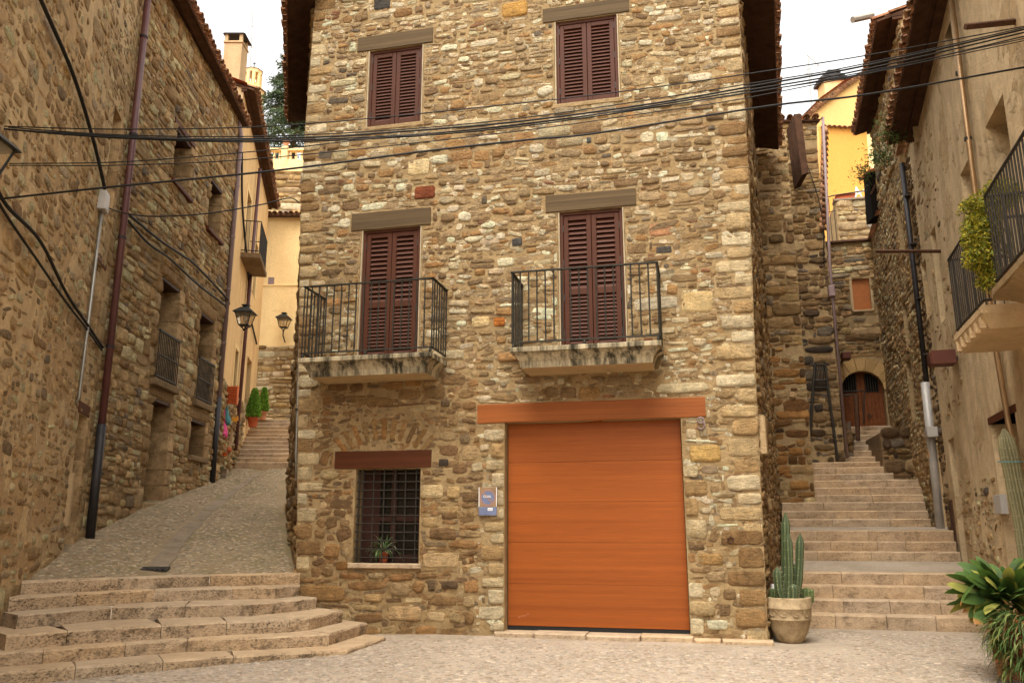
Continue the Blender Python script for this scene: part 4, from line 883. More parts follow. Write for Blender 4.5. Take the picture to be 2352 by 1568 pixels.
# --- terrace wall with balustrade above
TW = Wall(aty(590, 500, 34), (1, 0, 0), UP, (0, -1, 0)); tw = thing('terrace_wall', 'pale rubble terrace wall carrying a cream balustrade high behind the street', 'wall', (-9, 34, 12))
vt = TW.px(650, 372)[1]; vb = -3
ts = sheet('rubble_face', TW, const(-1.5, 5), vb, vt, [], M_MORT, tw); rubble(ts, TW, const(-.4, 3.4), -1.2, vt - .3, (), .2, 1.7, PAL_PALE, (.02, .06), 57, 110)
v1 = TW.px(650, 384)[1]; obj('coping', MB().wbox(TW, -1.5, 5, v1 - .25, v1 + .06, -.4, .1, .02), M_PL_CRM, tw)
v0_, v2_ = TW.px(650, 368)[1], TW.px(650, 341)[1]; bl = obj('balustrade', MB().wbox(TW, -1.5, 5, v2_ - .12, v2_, -.2, .06, .02).wbox(TW, -1.5, 5, v1 + .06, v0_ + .03, -.2, .06, .02), M_PL_CRM, tw)
for k in range(26):
    u = -1.4 + k * .245; obj('baluster', MB().lathe(TW.P(u, v0_ + .03, -.07), [(.05, 0), (.035, .04), (.07, (v2_ - v0_) * .25), (.035, (v2_ - v0_) * .5), (.05, v2_ - v0_ - .14)], 8), M_PL_CRM, bl, True)
up = TW.px(655, 345)[0]; obj('pier', MB().wbox(TW, up - .14, up + .14, v1, v2_ + .08, -.25, .1, .02), M_PL_CRM, bl); obj('urn', MB().lathe(TW.P(up, v2_ + .08, -.07), [(.08, 0), (.04, .06), (.15, .2), (.17, .3), (.1, .36)], 12), M_TERRA_P, bl, True)
# --- small belfry far behind
bf = thing('belfry', 'small cream lantern belfry topped by a cross beyond the roofs', 'belfry', aty(580, 330, 46))
s_ = mpp(aty(580, 200, 46)); bc = aty(580, 200, 46)
def oct_(r, z0, z1, mat, name, par=None, cap=False, r2=None): return obj(name, MB().lathe((bc[0], bc[1], 0), [(r, z0), (r2 or r, z1)], 8), mat, par or bf)
zz = lambda y: aty(580, y, 46)[2]
oct_(28 * s_, zz(330), zz(208), M_PL_CRM, 'drum'); oct_(33 * s_, zz(212), zz(206), M_TILE, 'lower_roof', None, False, 18 * s_)
for k in range(8): a = math.pi / 8 + k * math.pi / 4; rod('pillar', (bc[0] + 16 * s_ * math.cos(a), bc[1] + 16 * s_ * math.sin(a), zz(207)), (bc[0] + 16 * s_ * math.cos(a), bc[1] + 16 * s_ * math.sin(a), zz(172)), 4.2 * s_, M_PL_CRM, bf)
oct_(20 * s_, zz(173), zz(165), M_PL_CRM, 'cornice'); oct_(22 * s_, zz(165), zz(156), M_TILE, 'cap_roof', None, False, 3 * s_)
oct_(17 * s_, zz(208), zz(196), M_PL_CRM, 'parapet')
cr = obj('cross', MB().tube([(bc[0], bc[1], zz(157)), (bc[0], bc[1], zz(143))], .03, 5).tube([(bc[0] - .1, bc[1], zz(147)), (bc[0] + .1, bc[1], zz(147))], .03, 5), M_IRON, bf)
# weather vane mast
vn = thing('weather_vane', 'thin weather vane mast with compass letters above the chimney', 'weather vane', aty(573, 175, 30))
pm_ = lambda x, y: aty(x, y, 30)
obj('mast', MB().tube([pm_(573, 185), pm_(582, 5)], .016, 5), M_STEEL, vn)
for a, b in (((562, 66), (596, 58)), ((568, 103), (592, 115)), ((571, 112), (588, 106))): obj('arm', MB().tube([pm_(*a), pm_(*b)], .01, 4), M_STEEL, vn)
for x, y, s in ((564, 117, 'O'), (583, 104, 'E'), (588, 120, 'S')):
    q = pm_(x, y); text('letter', s, Wall(q, (1, 0, 0), UP, (0, -1, 0)), 0, 0, 0, .2, M_STEEL, vn)
# ================================================================== RIGHT SIDE
hill = tag(obj('hillside', MB().quad((-60, 30.5, 3.5), (70, 30.5, 3.5), (70, 90, 28), (-60, 90, 28)), M_RAMP), kind='structure')
RW = Wall((8.37, 15.8), (.303, .953), UP, (-.953, .303, 0))
r1 = thing('plaster_house', 'weathered tan plastered house with two iron balconies on the right edge', 'house', (8, 12, 0))
wA, wB, wS, wS2, wT = (-6.32, -5.35, 4.1, 7.08, .45), (-4.32, -3.6, 5.75, 7.1, .3), (-1.25, -.75, 5.3, 7.1, .35), (.0, .5, 5.7, 6.85, .3), (-4.25, -3.75, 8.9, 9.75, .3)
dA = (-.62, -.1, .9, 3.16, .4); dB = (-4.85, -3.45, -.3, 3.06, .45); RH = [wA, wB, wS, wS2, wT, dA, dB]
def r1ext(v): return -14.0, .95
rw_ = sheet('alley_wall', RW, r1ext, -.3, 9.5, RH, M_PL_OLD, r1)
obj('upper_wall', MB().add([RW.P(-14, 9.5), RW.P(.95, 9.5), RW.P(-14, 11.4), RW.P(-10, 11.0)], [(0, 1, 3, 2)]), M_PL_OLD, r1)
rubble(rw_, RW, const(-3.35, -.7), .5, 2.3, [h[:4] for h in RH], .13, 1.2, PAL_LEFT, (.006, .028), 71, 40, (.02, .05), .2, (), None, .62, (2.1, 3.4))
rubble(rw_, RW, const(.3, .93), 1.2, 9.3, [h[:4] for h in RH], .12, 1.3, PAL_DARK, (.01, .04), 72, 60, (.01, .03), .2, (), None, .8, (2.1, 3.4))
rubble(rw_, RW, const(-2.0, .2), 3.6, 9.0, [h[:4] for h in RH], .12, 1.3, PAL_LEFT, (.004, .018), 73, 40, (.02, .05), .2, (), None, .22, (2.1, 3.4))
for h, m_, nm_ in ((wA, M_GLASS, 'balcony_door'), (wB, M_LINT_R, 'blind'), (wS, M_DARK, 'window_pane'), (wS2, M_DARK, 'window_pane'), (wT, M_DARK, 'window_pane'), (dA, M_PL_SMOOTH, 'door'), (dB, M_PL_SMOOTH, 'blocked_door')):
    obj(nm_, MB().quad(*[RW.P(a, b, -h[4] + .03) for a, b in ((h[0], h[2]), (h[1], h[2]), (h[1], h[3]), (h[0], h[3]))]), m_, r1)
obj('lintel', MB().wbox(RW, dB[0] - .1, dB[1] + .06, 3.06, 3.17, -.4, .02, .01), M_LINT_R, r1)
obj('roof', MB().quad(RW.P(-14, 11.45, .2), RW.P(.9, 9.5, .2), RW.P(.9, 11, -5), RW.P(-14, 12.9, -5)), M_TILE, r1)
eave(r1, RW.P(-13.5, 11.4), RW.P(-.3, 9.42), RW.N, .5, .25, .2, 2, course=2, seed=8)
def pipe(par, pts, r, mat, name='downpipe', n=9): return obj(name, MB().tube(pts, r, n), mat, par, True)
bp = pipe(r1, [RW.P(.82, 9.3, .09), RW.P(.86, 4.4, .09)], .055, M_PIPE_DK); pv = pipe(bp, [RW.P(.86, 4.45, .12), RW.P(.98, 1.45, .12)], .085, M_PVC_W, 'plastic_sleeve')
for v in (5, 6.2, 7.4, 8.5): pbox('clip', RW.P(.7, v, .0), RW.U * .26, RW.N * .12, UP * .03, M_IRON, bp)
obj('cable_clamp', MB().wbox(RW, .5, .8, 3.3, 3.5, .05, .25, .02), M_PVC_W, bp); obj('warning_sticker', MB().wbox(RW, .86, .94, 2.92, 3.05, .2, .206), M_YEL, bp)
sp = pipe(r1, [RW.P(-4.85, 10.0, .08), RW.P(-4.68, 6.5, .08), RW.P(-4.66, 4.0, .08), RW.P(-4.8, 2.9, .08), RW.P(-5.3, 2.2, .12)], .04, M_COPPER)
for v in (5.4, 7.2, 8.3): obj('clip', MB().tube([RW.P(-4.7, v, .08), RW.P(-4.7, v + .05, .08)], .055, 8), M_IRON, sp)
lb = obj('box_lamp', MB().wbox(RW, -1.95, -1.6, 4.32, 4.56, .05, .46, .03), M_BROWNBOX, r1); obj('bracket', MB().wbox(RW, -1.82, -1.72, 4.4, 4.46, -.02, .06), M_IRON, lb)
obj('meter_box', MB().wbox(RW, -3.75, -3.35, 1.72, 2.0, -.02, .07, .01), M_PVC_W, r1)
obj('vent_grille', MB().wbox(RW, .12, .42, 1.2, 2.05, -.02, .03, .01), M_RUST, r1)
bm = obj('iron_beam', MB().tube([aty(2217, 62, 8.95), aty(2390, 44, 8.95)], .045, 4), M_RUST, r1)
q = RW.P(-1.5, 0); bz_ = aty(2090, 577, q[1])[2]; e1 = aty(2012, 577, q[1]); obj('iron_bar', MB().tube([e1, A3([q[0] + .1, q[1], e1[2]])], .035, 4), M_RUST, r1)
# balconies of the plaster house
def rbalc(name, u0, u1, pr, z1, mat, rough_under, lab):
    sl = obj(name, MB().wbox(RW, u0, u1, z1 - .1, z1, -.05, pr, .015), mat, r1)
    if rough_under:
        mb = MB(); R_ = random.Random(2); nn = 9; vs = []; 
        for i in range(nn + 1):
            for j in range(5): vs.append(RW.P(u0 + (u1 - u0) * i / nn, z1 - .1 - [.02, .14, .24, .28, .3][j] * (1 if 0 < i < nn else .55) + R_.uniform(-.04, .04), pr * (1.02 - j * .24)))
        mb.add(vs, [(i * 5 + j, (i + 1) * 5 + j, (i + 1) * 5 + j + 1, i * 5 + j + 1) for i in range(nn) for j in range(4)]); obj('corbel_stone', mb, M_MORT_D, sl, True)
    else:
        i1 = .09; a1 = z1 - .27; m2 = MB(); r0 = [RW.P(u0, z1 - .1, 0), RW.P(u0, z1 - .1, pr), RW.P(u1, z1 - .1, pr), RW.P(u1, z1 - .1, 0)]; r1_ = [RW.P(u0 + i1, a1, 0), RW.P(u0 + i1, a1, pr - i1), RW.P(u1 - i1, a1, pr - i1), RW.P(u1 - i1, a1, 0)]
        for k in range(3): m2.quad(r1_[k], r1_[k + 1], r0[k + 1], r0[k])
        m2.quad(*r1_); obj('cornice', m2, M_BALC_P, sl)
        for k in range(6): pbox('modillion', RW.P(u0 + .12 + k * (u1 - u0 - .3) / 5, a1 + .02, pr - .06), RW.U * .09, UP * .14, RW.N * .06, M_BALC_P, sl)
    zt, zb = z1 + 1.08, z1 + .07; d_ = pr - .05
    for z in (zt, zb):
        for a, b in ((RW.P(u0 + .04, z, d_), RW.P(u1 - .04, z, d_)), (RW.P(u0 + .04, z, 0), RW.P(u0 + .04, z, d_)), (RW.P(u1 - .04, z, 0), RW.P(u1 - .04, z, d_))): rod('rail', a, b, .018, M_IRON, sl, 6)
    n = int((u1 - u0) / .105)
    for i in range(n + 1): u = u0 + .04 + (u1 - u0 - .08) * i / n; rod('bar', RW.P(u, zb, d_), RW.P(u, zt, d_), .011, M_IRON, sl, 6)
    for e_ in (u0 + .04, u1 - .04):
        for i in range(6): rod('bar', RW.P(e_, zb, d_ * i / 6 + .05), RW.P(e_, zt, d_ * i / 6 + .05), .011, M_IRON, sl, 6)
    return tag(sl, lab)
rbalc('balcony', -6.92, -5.25, .72, 4.1, M_BALC_P, False, 'balcony with plastered slab over small modillions')
rbalc('balcony', -10.2, -7.55, .74, 4.13, M_MORT_D, True, 'balcony on a rough corbelled stone underside')
# --- stone house further up
r2 = thing('stone_house', 'narrow rough stone house with tiled eave behind the plaster house', 'house', (9.5, 18.5, 1.5))
RW2 = RW.off(.1); h5, h6 = (2.2, 2.75, 5.6, 6.6, .3), (2.45, 3.1, 3.9, 5.3, .3); h7 = (1.55, 2.1, 7.6, 8.8, .3); h8 = (3.0, 3.5, 1.9, 3.4, .3)
ws = sheet('alley_wall', RW2, const(.98, 7.3), 1, 9.6, [h5, h6, h7], M_MORT_D, r2); w2 = sheet('upper_wall', RW2, const(-.85, 4.6), 9.6, 11.9, [], M_MORT_D, r2)
rubble(ws, RW2, const(.98, 7.3), 1.4, 9.55, [h[:4] for h in (h5, h6, h7)], .11, 1.4, PAL_LEFT, (.005, .028), 75, 160, (.008, .025), .15, (), None, .92, (2.1, 3.6))
rubble(w2, RW2, const(-.85, 4.6), 9.6, 11.85, [], .15, 1.5, PAL_PALE, (.02, .05), 76, 60)
for h in (h5, h6, h7): obj('window_pane', MB().quad(*[RW2.P(a, b, -.28) for a, b in ((h[0], h[2]), (h[1], h[2]), (h[1], h[3]), (h[0], h[3]))]), M_DARK, r2)
obj('end_wall', MB().quad(RW2.P(-.85, 9), RW2.P(-.85, 9, -4), RW2.P(-.85, 13.2, -4), RW2.P(-.85, 11.9)), M_MORT_D, r2)
obj('end_wall', MB().quad(RW2.P(7.3, 1), RW2.P(7.3, 1, -3), RW2.P(7.3, 10.6, -3), RW2.P(7.3, 9.6)).quad(RW2.P(4.6, 9.6), RW2.P(4.6, 9.6, -3), RW2.P(4.6, 13, -3), RW2.P(4.6, 11.9)), M_MORT_D, r2)
obj('roof', MB().quad(RW2.P(-.9, 11.98, .1), RW2.P(4.6, 11.98, .1), RW2.P(4.6, 13.4, -4.5), RW2.P(-.9, 13.4, -4.5)).quad(RW2.P(4.5, 9.65, .1), RW2.P(7.3, 9.65, .1), RW2.P(7.3, 10.6, -3), RW2.P(4.5, 10.6, -3)), M_TILE, r2)
eave(r2, RW2.P(-.9, 11.92), RW2.P(4.4, 11.92), RW2.N, .46, .25, .2, 2, course=2, seed=9)
sb_ = [aty(*k, 20.6) for k in ((1997, 394), (2016, 390), (2026, 498), (2004, 500))]; mb = MB(); mb.add([p for k in sb_ for p in (k,)] + [k + A3([.05, .5, 0]) for k in sb_], [(3, 2, 1, 0), (4, 5, 6, 7), (0, 1, 5, 4), (1, 2, 6, 5), (2, 3, 7, 6), (3, 0, 4, 7)]); brk = obj('tarred_board', mb, M_DARK, r2)
obj('tile_cap', MB().bev(aty(1995, 396, 20.55), aty(2020, 388, 20.55) - aty(1995, 396, 20.55), A3([0, .6, 0]), UP * .08, .01), M_TERRA, brk)
rod('bracket', sb_[3] * .5 + sb_[0] * .5, RW2.P(5.0, sb_[0][2] - .4, 0), .03, M_RUST, brk)
cm = aty(1966, 42, 15.6); r2e = obj('gutter_spout', MB().tube([aty(1958, 46, 15.4), aty(2004, 36, 15.5)], .07, 8), M_STEEL, r2)
# --- buildings closing the alley
TA = Wall(aty(1788, 1142, 18.75), FU, UP, FN); TB = Wall(aty(1832, 1064, 20.6), FU, UP, FN); BB = Wall(aty(1905, 980, 22.75), FU, UP, FN)
tb = thing('tower_house', 'tall dark rubble house with white-framed attic window behind the middle house', 'house', TB.P(.5, 0, -1))
ua = TA.px(1845, 800)[0]; va = TA.px(1815, 300)[1]
wa = sheet('buttress_wall', TA, const(-1.2, ua), -.6, va, [], M_MORT_D, tb); rubble(wa, TA, const(-.2, ua), -.5, va, (), .16, 1.5, PAL_SIDE, (.008, .035), 81, 90, (.003, .016), .1, (), (lambda u, v: v < 3.5, PAL_LOW), .85)
obj('buttress_side', MB().quad(TA.P(ua, -.6), TA.P(ua, -.6, -2.5), TA.P(ua, va, -2.5), TA.P(ua, va)), M_MORT_D, tb)
ub = TB.px(1918, 800)[0]; vb0, vb1 = TB.px(1826, 265)[1], TB.px(1893, 274)[1]; vbm = min(vb0, vb1)
wn = TB.rect(1822, 283, 1846, 356); wn = (wn[0], wn[1], wn[2], wn[3], .15)
def tbext(v): return -1.0, ub - .012 * 0 if v < 8.2 else float(np.interp(v, [8.2, 12.5], [ub, ub + .22]))
wb_ = sheet('front_wall', TB, tbext, -.5, vbm, [wn], M_MORT_D, tb)
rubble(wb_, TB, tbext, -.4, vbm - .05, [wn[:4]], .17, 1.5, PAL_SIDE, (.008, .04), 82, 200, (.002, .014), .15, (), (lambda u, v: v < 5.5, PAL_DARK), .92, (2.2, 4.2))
obj('side_wall', MB().quad(TB.P(ub, -.5), TB.P(ub, -.5, -3), TB.P(ub, vbm, -3), TB.P(ub, vbm)), M_MORT_B, tb)
wf = obj('window_frame', MB().wbox(TB, wn[0], wn[0] + .06, wn[2], wn[3], -.12, -.02).wbox(TB, wn[1] - .06, wn[1], wn[2], wn[3], -.12, -.02), M_WHITE, tb); obj('curtain', MB().quad(*[TB.P(a, b, -.1) for a, b in ((wn[0], wn[2]), (wn[1], wn[2]), (wn[1], wn[3]), (wn[0], wn[3]))]), M_BROWNBOX, wf)
eave(tb, TB.P(-.9, vbm + .18), TB.P(ub + .1, vbm - .02), FN, .12, .2, .2, 1, seed=11)
obj('roof', MB().quad(TB.P(-1, vbm + .2, .05), TB.P(ub + .1, vbm + .02, .05), TB.P(ub + .1, vbm + .3, -3), TB.P(-1, vbm + .4, -3)), M_TERRA, tb)
vq = [aty(*k, 19.4) for k in ((1824, 262), (1840, 262), (1857, 396), (1842, 402))]; obj('tile_verge', MB().add(vq + [k + A3([.1, .9, 0]) for k in vq], [(3, 2, 1, 0), (4, 5, 6, 7), (0, 1, 5, 4), (1, 2, 6, 5), (2, 3, 7, 6), (3, 0, 4, 7)]), M_TILE_U, tb)
gp = pipe(tb, [TB.P(ub + .2, vbm, .1), TB.P(ub + .04, vbm * .55, .1), TB.P(ub + .04, .1, .1)], .038, M_PVC)
for k in range(18): link('roof_tile', TILE, None, tb, frameM(TB.P(ub + .22 - .016 * k, vbm - .25 - k * .16, .02 - .0), FU * 1.0, -UP * .5 + FU * .1, FN))
obj('junction_box', MB().wbox(TB, ub - .06, ub + .1, 4.2, 4.5, .02, .2, .02), M_PVC, tb)
# arched building
bb = thing('arched_house', 'rubble house with arched wooden door at the top of the alley steps', 'house', BB.P(1, 0, -1))
u1b = BB.px(2110, 900)[0]; vtop = BB.px(1975, 556)[1]; win = BB.rect(1955, 641, 2003, 711); win = (*win, .12); dr = BB.rect(1927, 853, 2040, 978); dr = (dr[0], dr[1], -.05, dr[3], .3)
bw = sheet('front_wall', BB, const(-.4, u1b), -1.5, vtop, [win, dr], M_MORT_D, bb)
cxd, rd = (dr[0] + dr[1]) / 2, (dr[1] - dr[0]) / 2; vsp = dr[3] - rd * .98
sp_ = MB()
for i in range(16):
    a0, a1 = math.pi * i / 16, math.pi * (i + 1) / 16
    p0, p1 = (cxd + rd * math.cos(a0), vsp + rd * .98 * math.sin(a0)), (cxd + rd * math.cos(a1), vsp + rd * .98 * math.sin(a1)); sp_.quad(BB.P(*p0), BB.P(*p1), BB.P(p1[0], dr[3] + .01), BB.P(p0[0], dr[3] + .01)); sp_.quad(BB.P(*p0), BB.P(*p1), BB.P(*p1, -.3), BB.P(*p0, -.3))
obj('arch_infill', sp_, M_MORT_D, bb)
for i in range(9):
    a0, a1 = math.pi * (i / 9) + .01, math.pi * ((i + 1) / 9) - .01; q = []
    for r_, a_ in ((rd * .985, a0), (rd + .36, a0), (rd + .36, a1), (rd * .985, a1)): q.append((cxd + r_ * math.cos(a_), vsp + r_ * .98 * math.sin(a_)))
    mb = MB(); mb.add([BB.P(*k, -.1) for k in q] + [BB.P(*k, .06) for k in q], [(3, 2, 1, 0), (4, 5, 6, 7), (0, 1, 5, 4), (1, 2, 6, 5), (2, 3, 7, 6), (3, 0, 4, 7)]); obj('voussoir', mb, flat('arch_stone_%d' % i, lin((186, 150, 98)) * random.uniform(.8, 1.1), .9, .2, 0, .2, .02, 10), bb)
rubble(bw, BB, const(-.3, u1b), -1.2, vtop - .05, [win[:4], (dr[0] - .36, dr[1] + .36, dr[2], dr[3] + .36)], .15, 1.7, PAL_SIDE, (.008, .035), 83, 240, (.003, .016), .1, (), (lambda u, v: v > 4.0 and u > .5, PAL_LEFT), .95, (2.4, 6))
for s_ in (0, 1):
    a, b = (dr[0], cxd - .005) if s_ == 0 else (cxd + .005, dr[1]); lf = obj('door_leaf', MB().wbox(BB, a, b, -.02, vsp + rd * .62, -.26, -.2, .008), M_DOOR, bb)
    for k in range(5): obj('plank', MB().wbox(BB, a + .02 + k * (b - a - .04) / 5, a + .02 + (k + 1) * (b - a - .04) / 5 - .01, .0, vsp - .1, -.2, -.185, .004), M_DOOR, lf)
    obj('grille_opening', MB().wbox(BB, a + .1, b - .1, vsp - .02, vsp + .5, -.2, -.19), M_DARK, lf)
    for k in range(6): u = a + .12 + k * (b - a - .24) / 5; rod('bar', BB.P(u, vsp - .03, -.17), BB.P(u, vsp + .5, -.17), .013, M_IRON, lf, 5)
obj('door_backing', MB().quad(*[BB.P(x, y, -.262) for x, y in ((dr[0], -.05), (dr[1], -.05), (dr[1], dr[3]), (dr[0], dr[3]))]), M_DOOR, bb)
obj('door_ring', MB().tube([BB.P(cxd + .14 + .05 * math.cos(a), vsp - .7 + .05 * math.sin(a), -.16) for a in np.linspace(0, 6.28, 11)], .012, 5), M_IRON, bb)
obj('blind', MB().wbox(BB, win[0], win[1], win[2], win[3], -.1, -.07), M_BLIND, bb); obj('window_sill', MB().wbox(BB, win[0] - .03, win[1] + .05, win[2] - .05, win[2] + .01, -.1, .05, .01), M_PL_SMOOTH, bb)
for a, b in ((win[0] - .07, win[0]), (win[1], win[1] + .07)): obj('window_trim', MB().wbox(BB, a, b, win[2], win[3] + .06, -.1, .03, .006), M_PL_SMOOTH, bb)
obj('string_course', MB().wbox(BB, -.35, u1b, vtop, vtop + .07, -.1, .1, .012), M_RUST, bb); obj('letter_box', MB().wbox(BB, *BB.rect(2072, 932, 2088, 954), 0, .1, .01), M_PVC_W, bb)
lamp2 = obj('box_lamp', MB().wbox(BB, *BB.rect(1922, 824, 1942, 838), .6, .95, .02), M_BROWNBOX, bb); obj('bracket', MB().wbox(BB, BB.px(1932, 830)[0] - .03, BB.px(1932, 830)[0] + .03, BB.px(1932, 832)[1] - .03, BB.px(1932, 832)[1] + .03, -.02, .62), M_IRON, lamp2)
PT = BB.off(-1.6); up0, up1 = PT.px(1924, 520)[0], PT.px(2060, 520)[0]; vp0, vp1 = vtop - .3, PT.px(1985, 458)[1]
ps = sheet('parapet', PT, const(up0, up1), vp0, vp1, [], M_MORT, bb); rubble(ps, PT, const(up0 + .02, up1), vp0 + .3, vp1 - .03, (), .16, 2.0, PAL_PALE, (.015, .045), 84, 80)
obj('parapet_coping', MB().wbox(PT, up0 - .05, up1, vp1, vp1 + .07, -.3, .08, .01), M_GREYSTONE, bb); obj('parapet_side', MB().quad(PT.P(up0, vp0), PT.P(up0, vp0, -2), PT.P(up0, vp1, -2), PT.P(up0, vp1)), M_MORT, bb)
obj('terrace_floor', MB().quad(BB.P(-.4, vtop + .02), BB.P(u1b, vtop + .02), BB.P(u1b, vtop + .02, -4), BB.P(-.4, vtop + .02, -4)), M_PLAZA, bb)
tr = obj('terrace_rail', MB().tube([PT.P(up0 - .5, vp1 + .12, .0), PT.P(up0, vp1 + .22, 0), PT.P(up1, vp1 + .34, 0)], .02, 6).tube([PT.P(up0 - .5, vp1 - .35, 0), PT.P(up0, vp1 - .3, 0)], .015, 5), M_IRON, bb)
for k in range(4): rod('bar', PT.P(up0 - .45 + k * .13, vp0 + .35, 0), PT.P(up0 - .45 + k * .13, vp1 + .12, 0), .012, M_IRON, tr, 5)
# folding chair and planter on the terrace
fc = thing('folding_chair', 'white metal folding chair on the terrace above the arched door', 'chair', PT.P(up0 + .9, vp1 - .3, -.5))
for a, b in (((.62, .1), (.72, .62)), ((1.05, .05), (.72, .62)), ((.72, .62), (1.3, .68)), ((.66, .36), (1.3, .4)), ((.72, .1), (1.2, .5))): rod('tube_leg', PT.P(up0 + a[0], vp1 + a[1] - .3, -.35), PT.P(up0 + b[0], vp1 + b[1] - .05, -.35), .022, M_LETTER, fc, 6)
obj('seat', MB().wbox(PT, up0 + .6, up0 + 1.2, vp1 + .03, vp1 + .07, -.7, -.3, .01), M_LETTER, fc)
pl_ = tag(obj('planter_box', MB().wbox(PT, up0 + .05, up0 + .6, vp1 + .07, vp1 + .24, -.28, -.04, .012).wbox(PT, up0 + .03, up0 + .62, vp1 + .2, vp1 + .245, -.3, -.02, .008), M_TERRA), 'red terracotta trough resting on the terrace parapet coping', 'planter')
# yellow house above
YW = Wall(aty(1840, 560, 34), (1, 0, 0), UP, (0, -1, 0)); yh = thing('yellow_house', 'yellow plastered gable house with black chimney cap high above the alley', 'house', aty(1920, 560, 36))
yp = lambda x, y, d=0: YW.P(*YW.px(x, y), d)
dn = A3([0, 0, -9.0])
obj('gable_wall', MB().add([yp(1843, 272), yp(1880, 232), yp(1930, 196), yp(1980, 170), yp(2040, 150), yp(2040, 560) + dn, yp(1843, 560) + dn], [(6, 5, 4, 3, 2, 1, 0)]), M_PL_YEL, yh)
YL = YW.off(1.2); yq = lambda x, y: YL.P(*YL.px(x, y)); obj('annex_wall', MB().quad(yq(1880, 560) + dn, yq(1994, 560) + dn, yq(1990, 298), yq(1880, 290)), M_PL_ORA, yh)
obj('return_wall', MB().quad(yq(1994, 560) + dn, yq(2030, 560) + dn, yq(2030, 298), yq(1990, 298)), M_PL_CRM, yh)
for k in range(26):
    f = k / 25; q = yp(1840 + 138 * f, 274 - 104 * f ** .92, .15); link('roof_tile', TILE, None, yh, frameM(q, A3([0, 0, 1.2]), A3([.55, 0, .42]), A3([0, -1, 0.])))
obj('roof', MB().add([yp(1838, 272, .25), yp(1880, 230, .25), yp(1930, 194, .25), yp(1980, 168, .25), yp(1980, 168, -6), yp(1930, 194, -6), yp(1880, 230, -6), yp(1838, 272, -6)], [(0, 1, 6, 7), (1, 2, 5, 6), (2, 3, 4, 5)]), M_TERRA, yh)
ytile = YL.px(1890, 294); 
for k in range(12): link('roof_tile', TILE, None, yh, frameM(YL.P(ytile[0] + .22 * k, ytile[1] + .04 - .014 * k, -.3), A3([1.25, 0, 0]), A3([0, -1, -.2]), UP))
yc = YW.off(-1); q0, q1 = yc.px(1896, 215), yc.px(1940, 178); chm = obj('chimney', MB().wbox(yc, q0[0], q1[0], q0[1] - 1, q1[1], -.9, 0, .02), M_PL_CRM, yh)
for k, (x0, x1, ya, yb_) in enumerate(((1884, 1950, 184, 178), (1893, 1940, 174, 168), (1903, 1932, 164, 158))): a, b = yc.px(x0, ya), yc.px(x1, yb_); obj('chimney_cap', MB().wbox(yc, a[0], b[0], a[1], b[1], -.9 + k * .1, .12 - k * .1), M_PIPE_DK, chm)
an = thing('tv_antenna', 'tall television aerial mast on the yellow house roof', 'antenna', aty(1862, 250, 35))
ap = lambda x, y: aty(x, y, 35)
obj('mast', MB().tube([ap(1865, 262), ap(1855, 118)], .02, 5), M_STEEL, an)
for x0, y0, x1, y1 in ((1852, 126, 1882, 152), (1850, 162, 1880, 150), (1850, 168, 1874, 175)): rod('boom', ap(x0, y0), ap(x1, y1), .014, M_STEEL, an, 5)
for k in range(7): x, y = 1860 + k * 3.4, 132 + k * 2.9; rod('element', ap(x, y - 7), ap(x, y + 7), .008, M_STEEL, an, 4)
for k in range(4): x, y = 1851 + k * 3, 165 - k * 1; rod('element', ap(x, y - 8), ap(x + 1, y + 7), .008, M_STEEL, an, 4)
# low rubble wall beside the steps, cheek wall, rails
lw = aty(2033, 1103, 19.55); LWL = Wall(lw, FU, UP, FN); ul = LWL.px(2125, 1050)[0]; vl = LWL.px(2070, 992)[1]
low = thing('low_wall', 'low dark rubble wall on the right of the upper alley steps', 'wall', LWL.P(ul / 2, 0, -.5))
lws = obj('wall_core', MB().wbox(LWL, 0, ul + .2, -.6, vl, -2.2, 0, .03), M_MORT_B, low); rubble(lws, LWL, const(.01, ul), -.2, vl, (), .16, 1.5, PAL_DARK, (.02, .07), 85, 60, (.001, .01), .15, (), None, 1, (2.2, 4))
cw = Wall(aty(1926, 1048, 20.75), FU, UP, FN); cu_ = cw.px(1959, 1020)[0]; cv_ = cw.px(1940, 984)[1]
chk = thing('cheek_wall', 'dark stone cheek wall under the iron handrail left of top steps', 'wall', cw.P(.2, 0, -.5)); ck = obj('wall_core', MB().wbox(cw, -.1, cu_, -.3, cv_, -1.9, 0, .02), M_MORT_B, chk); rubble(ck, cw, const(0, cu_), -.1, cv_, (), .17, 1.4, PAL_DARK, (.02, .05), 86, 30, (.001, .01))
hr = thing('handrail', 'dark iron handrail with square posts beside the top steps', 'handrail', aty(1968, 1010, 20.7))
hp = lambda x, y, Y=20.7: aty(x, y, Y)
rod('post', hp(1934, 1055), hp(1928, 905), .055, M_IRON, hr, 4); rod('post', hp(1971, 1012), hp(1966, 905), .06, M_RUST, hr, 4); rod('rail', hp(1926, 908), hp(1968, 906), .022, M_IRON, hr, 5); rod('rail', hp(1928, 899, 21.9), hp(1985, 897, 21.9), .02, M_IRON, hr, 5); rod('post', hp(1984, 975, 21.9), hp(1985, 897, 21.9), .02, M_IRON, hr, 5)
ld = thing('iron_frame', 'tall black splayed iron frame with small railed top against dark rubble', 'frame', aty(1890, 1058, 20.3))
lp = lambda x, y, Y=20.3: aty(x, y, Y)
rod('leg', lp(1856, 1058), lp(1872, 832), .035, M_IRON, ld, 5); rod('leg', lp(1924, 1055), lp(1894, 832), .035, M_IRON, ld, 5)
for y, a, b in ((838, 1860, 1904), (874, 1866, 1900), (890, 1869, 1899)): rod('rail', lp(a, y), lp(b, y - 1), .03 if y < 880 else .018, M_IRON, ld, 5)
for k in range(4): rod('bar', lp(1876 + 5 * k, 874), lp(1876 + 5 * k, 840), .014, M_IRON, ld, 5)
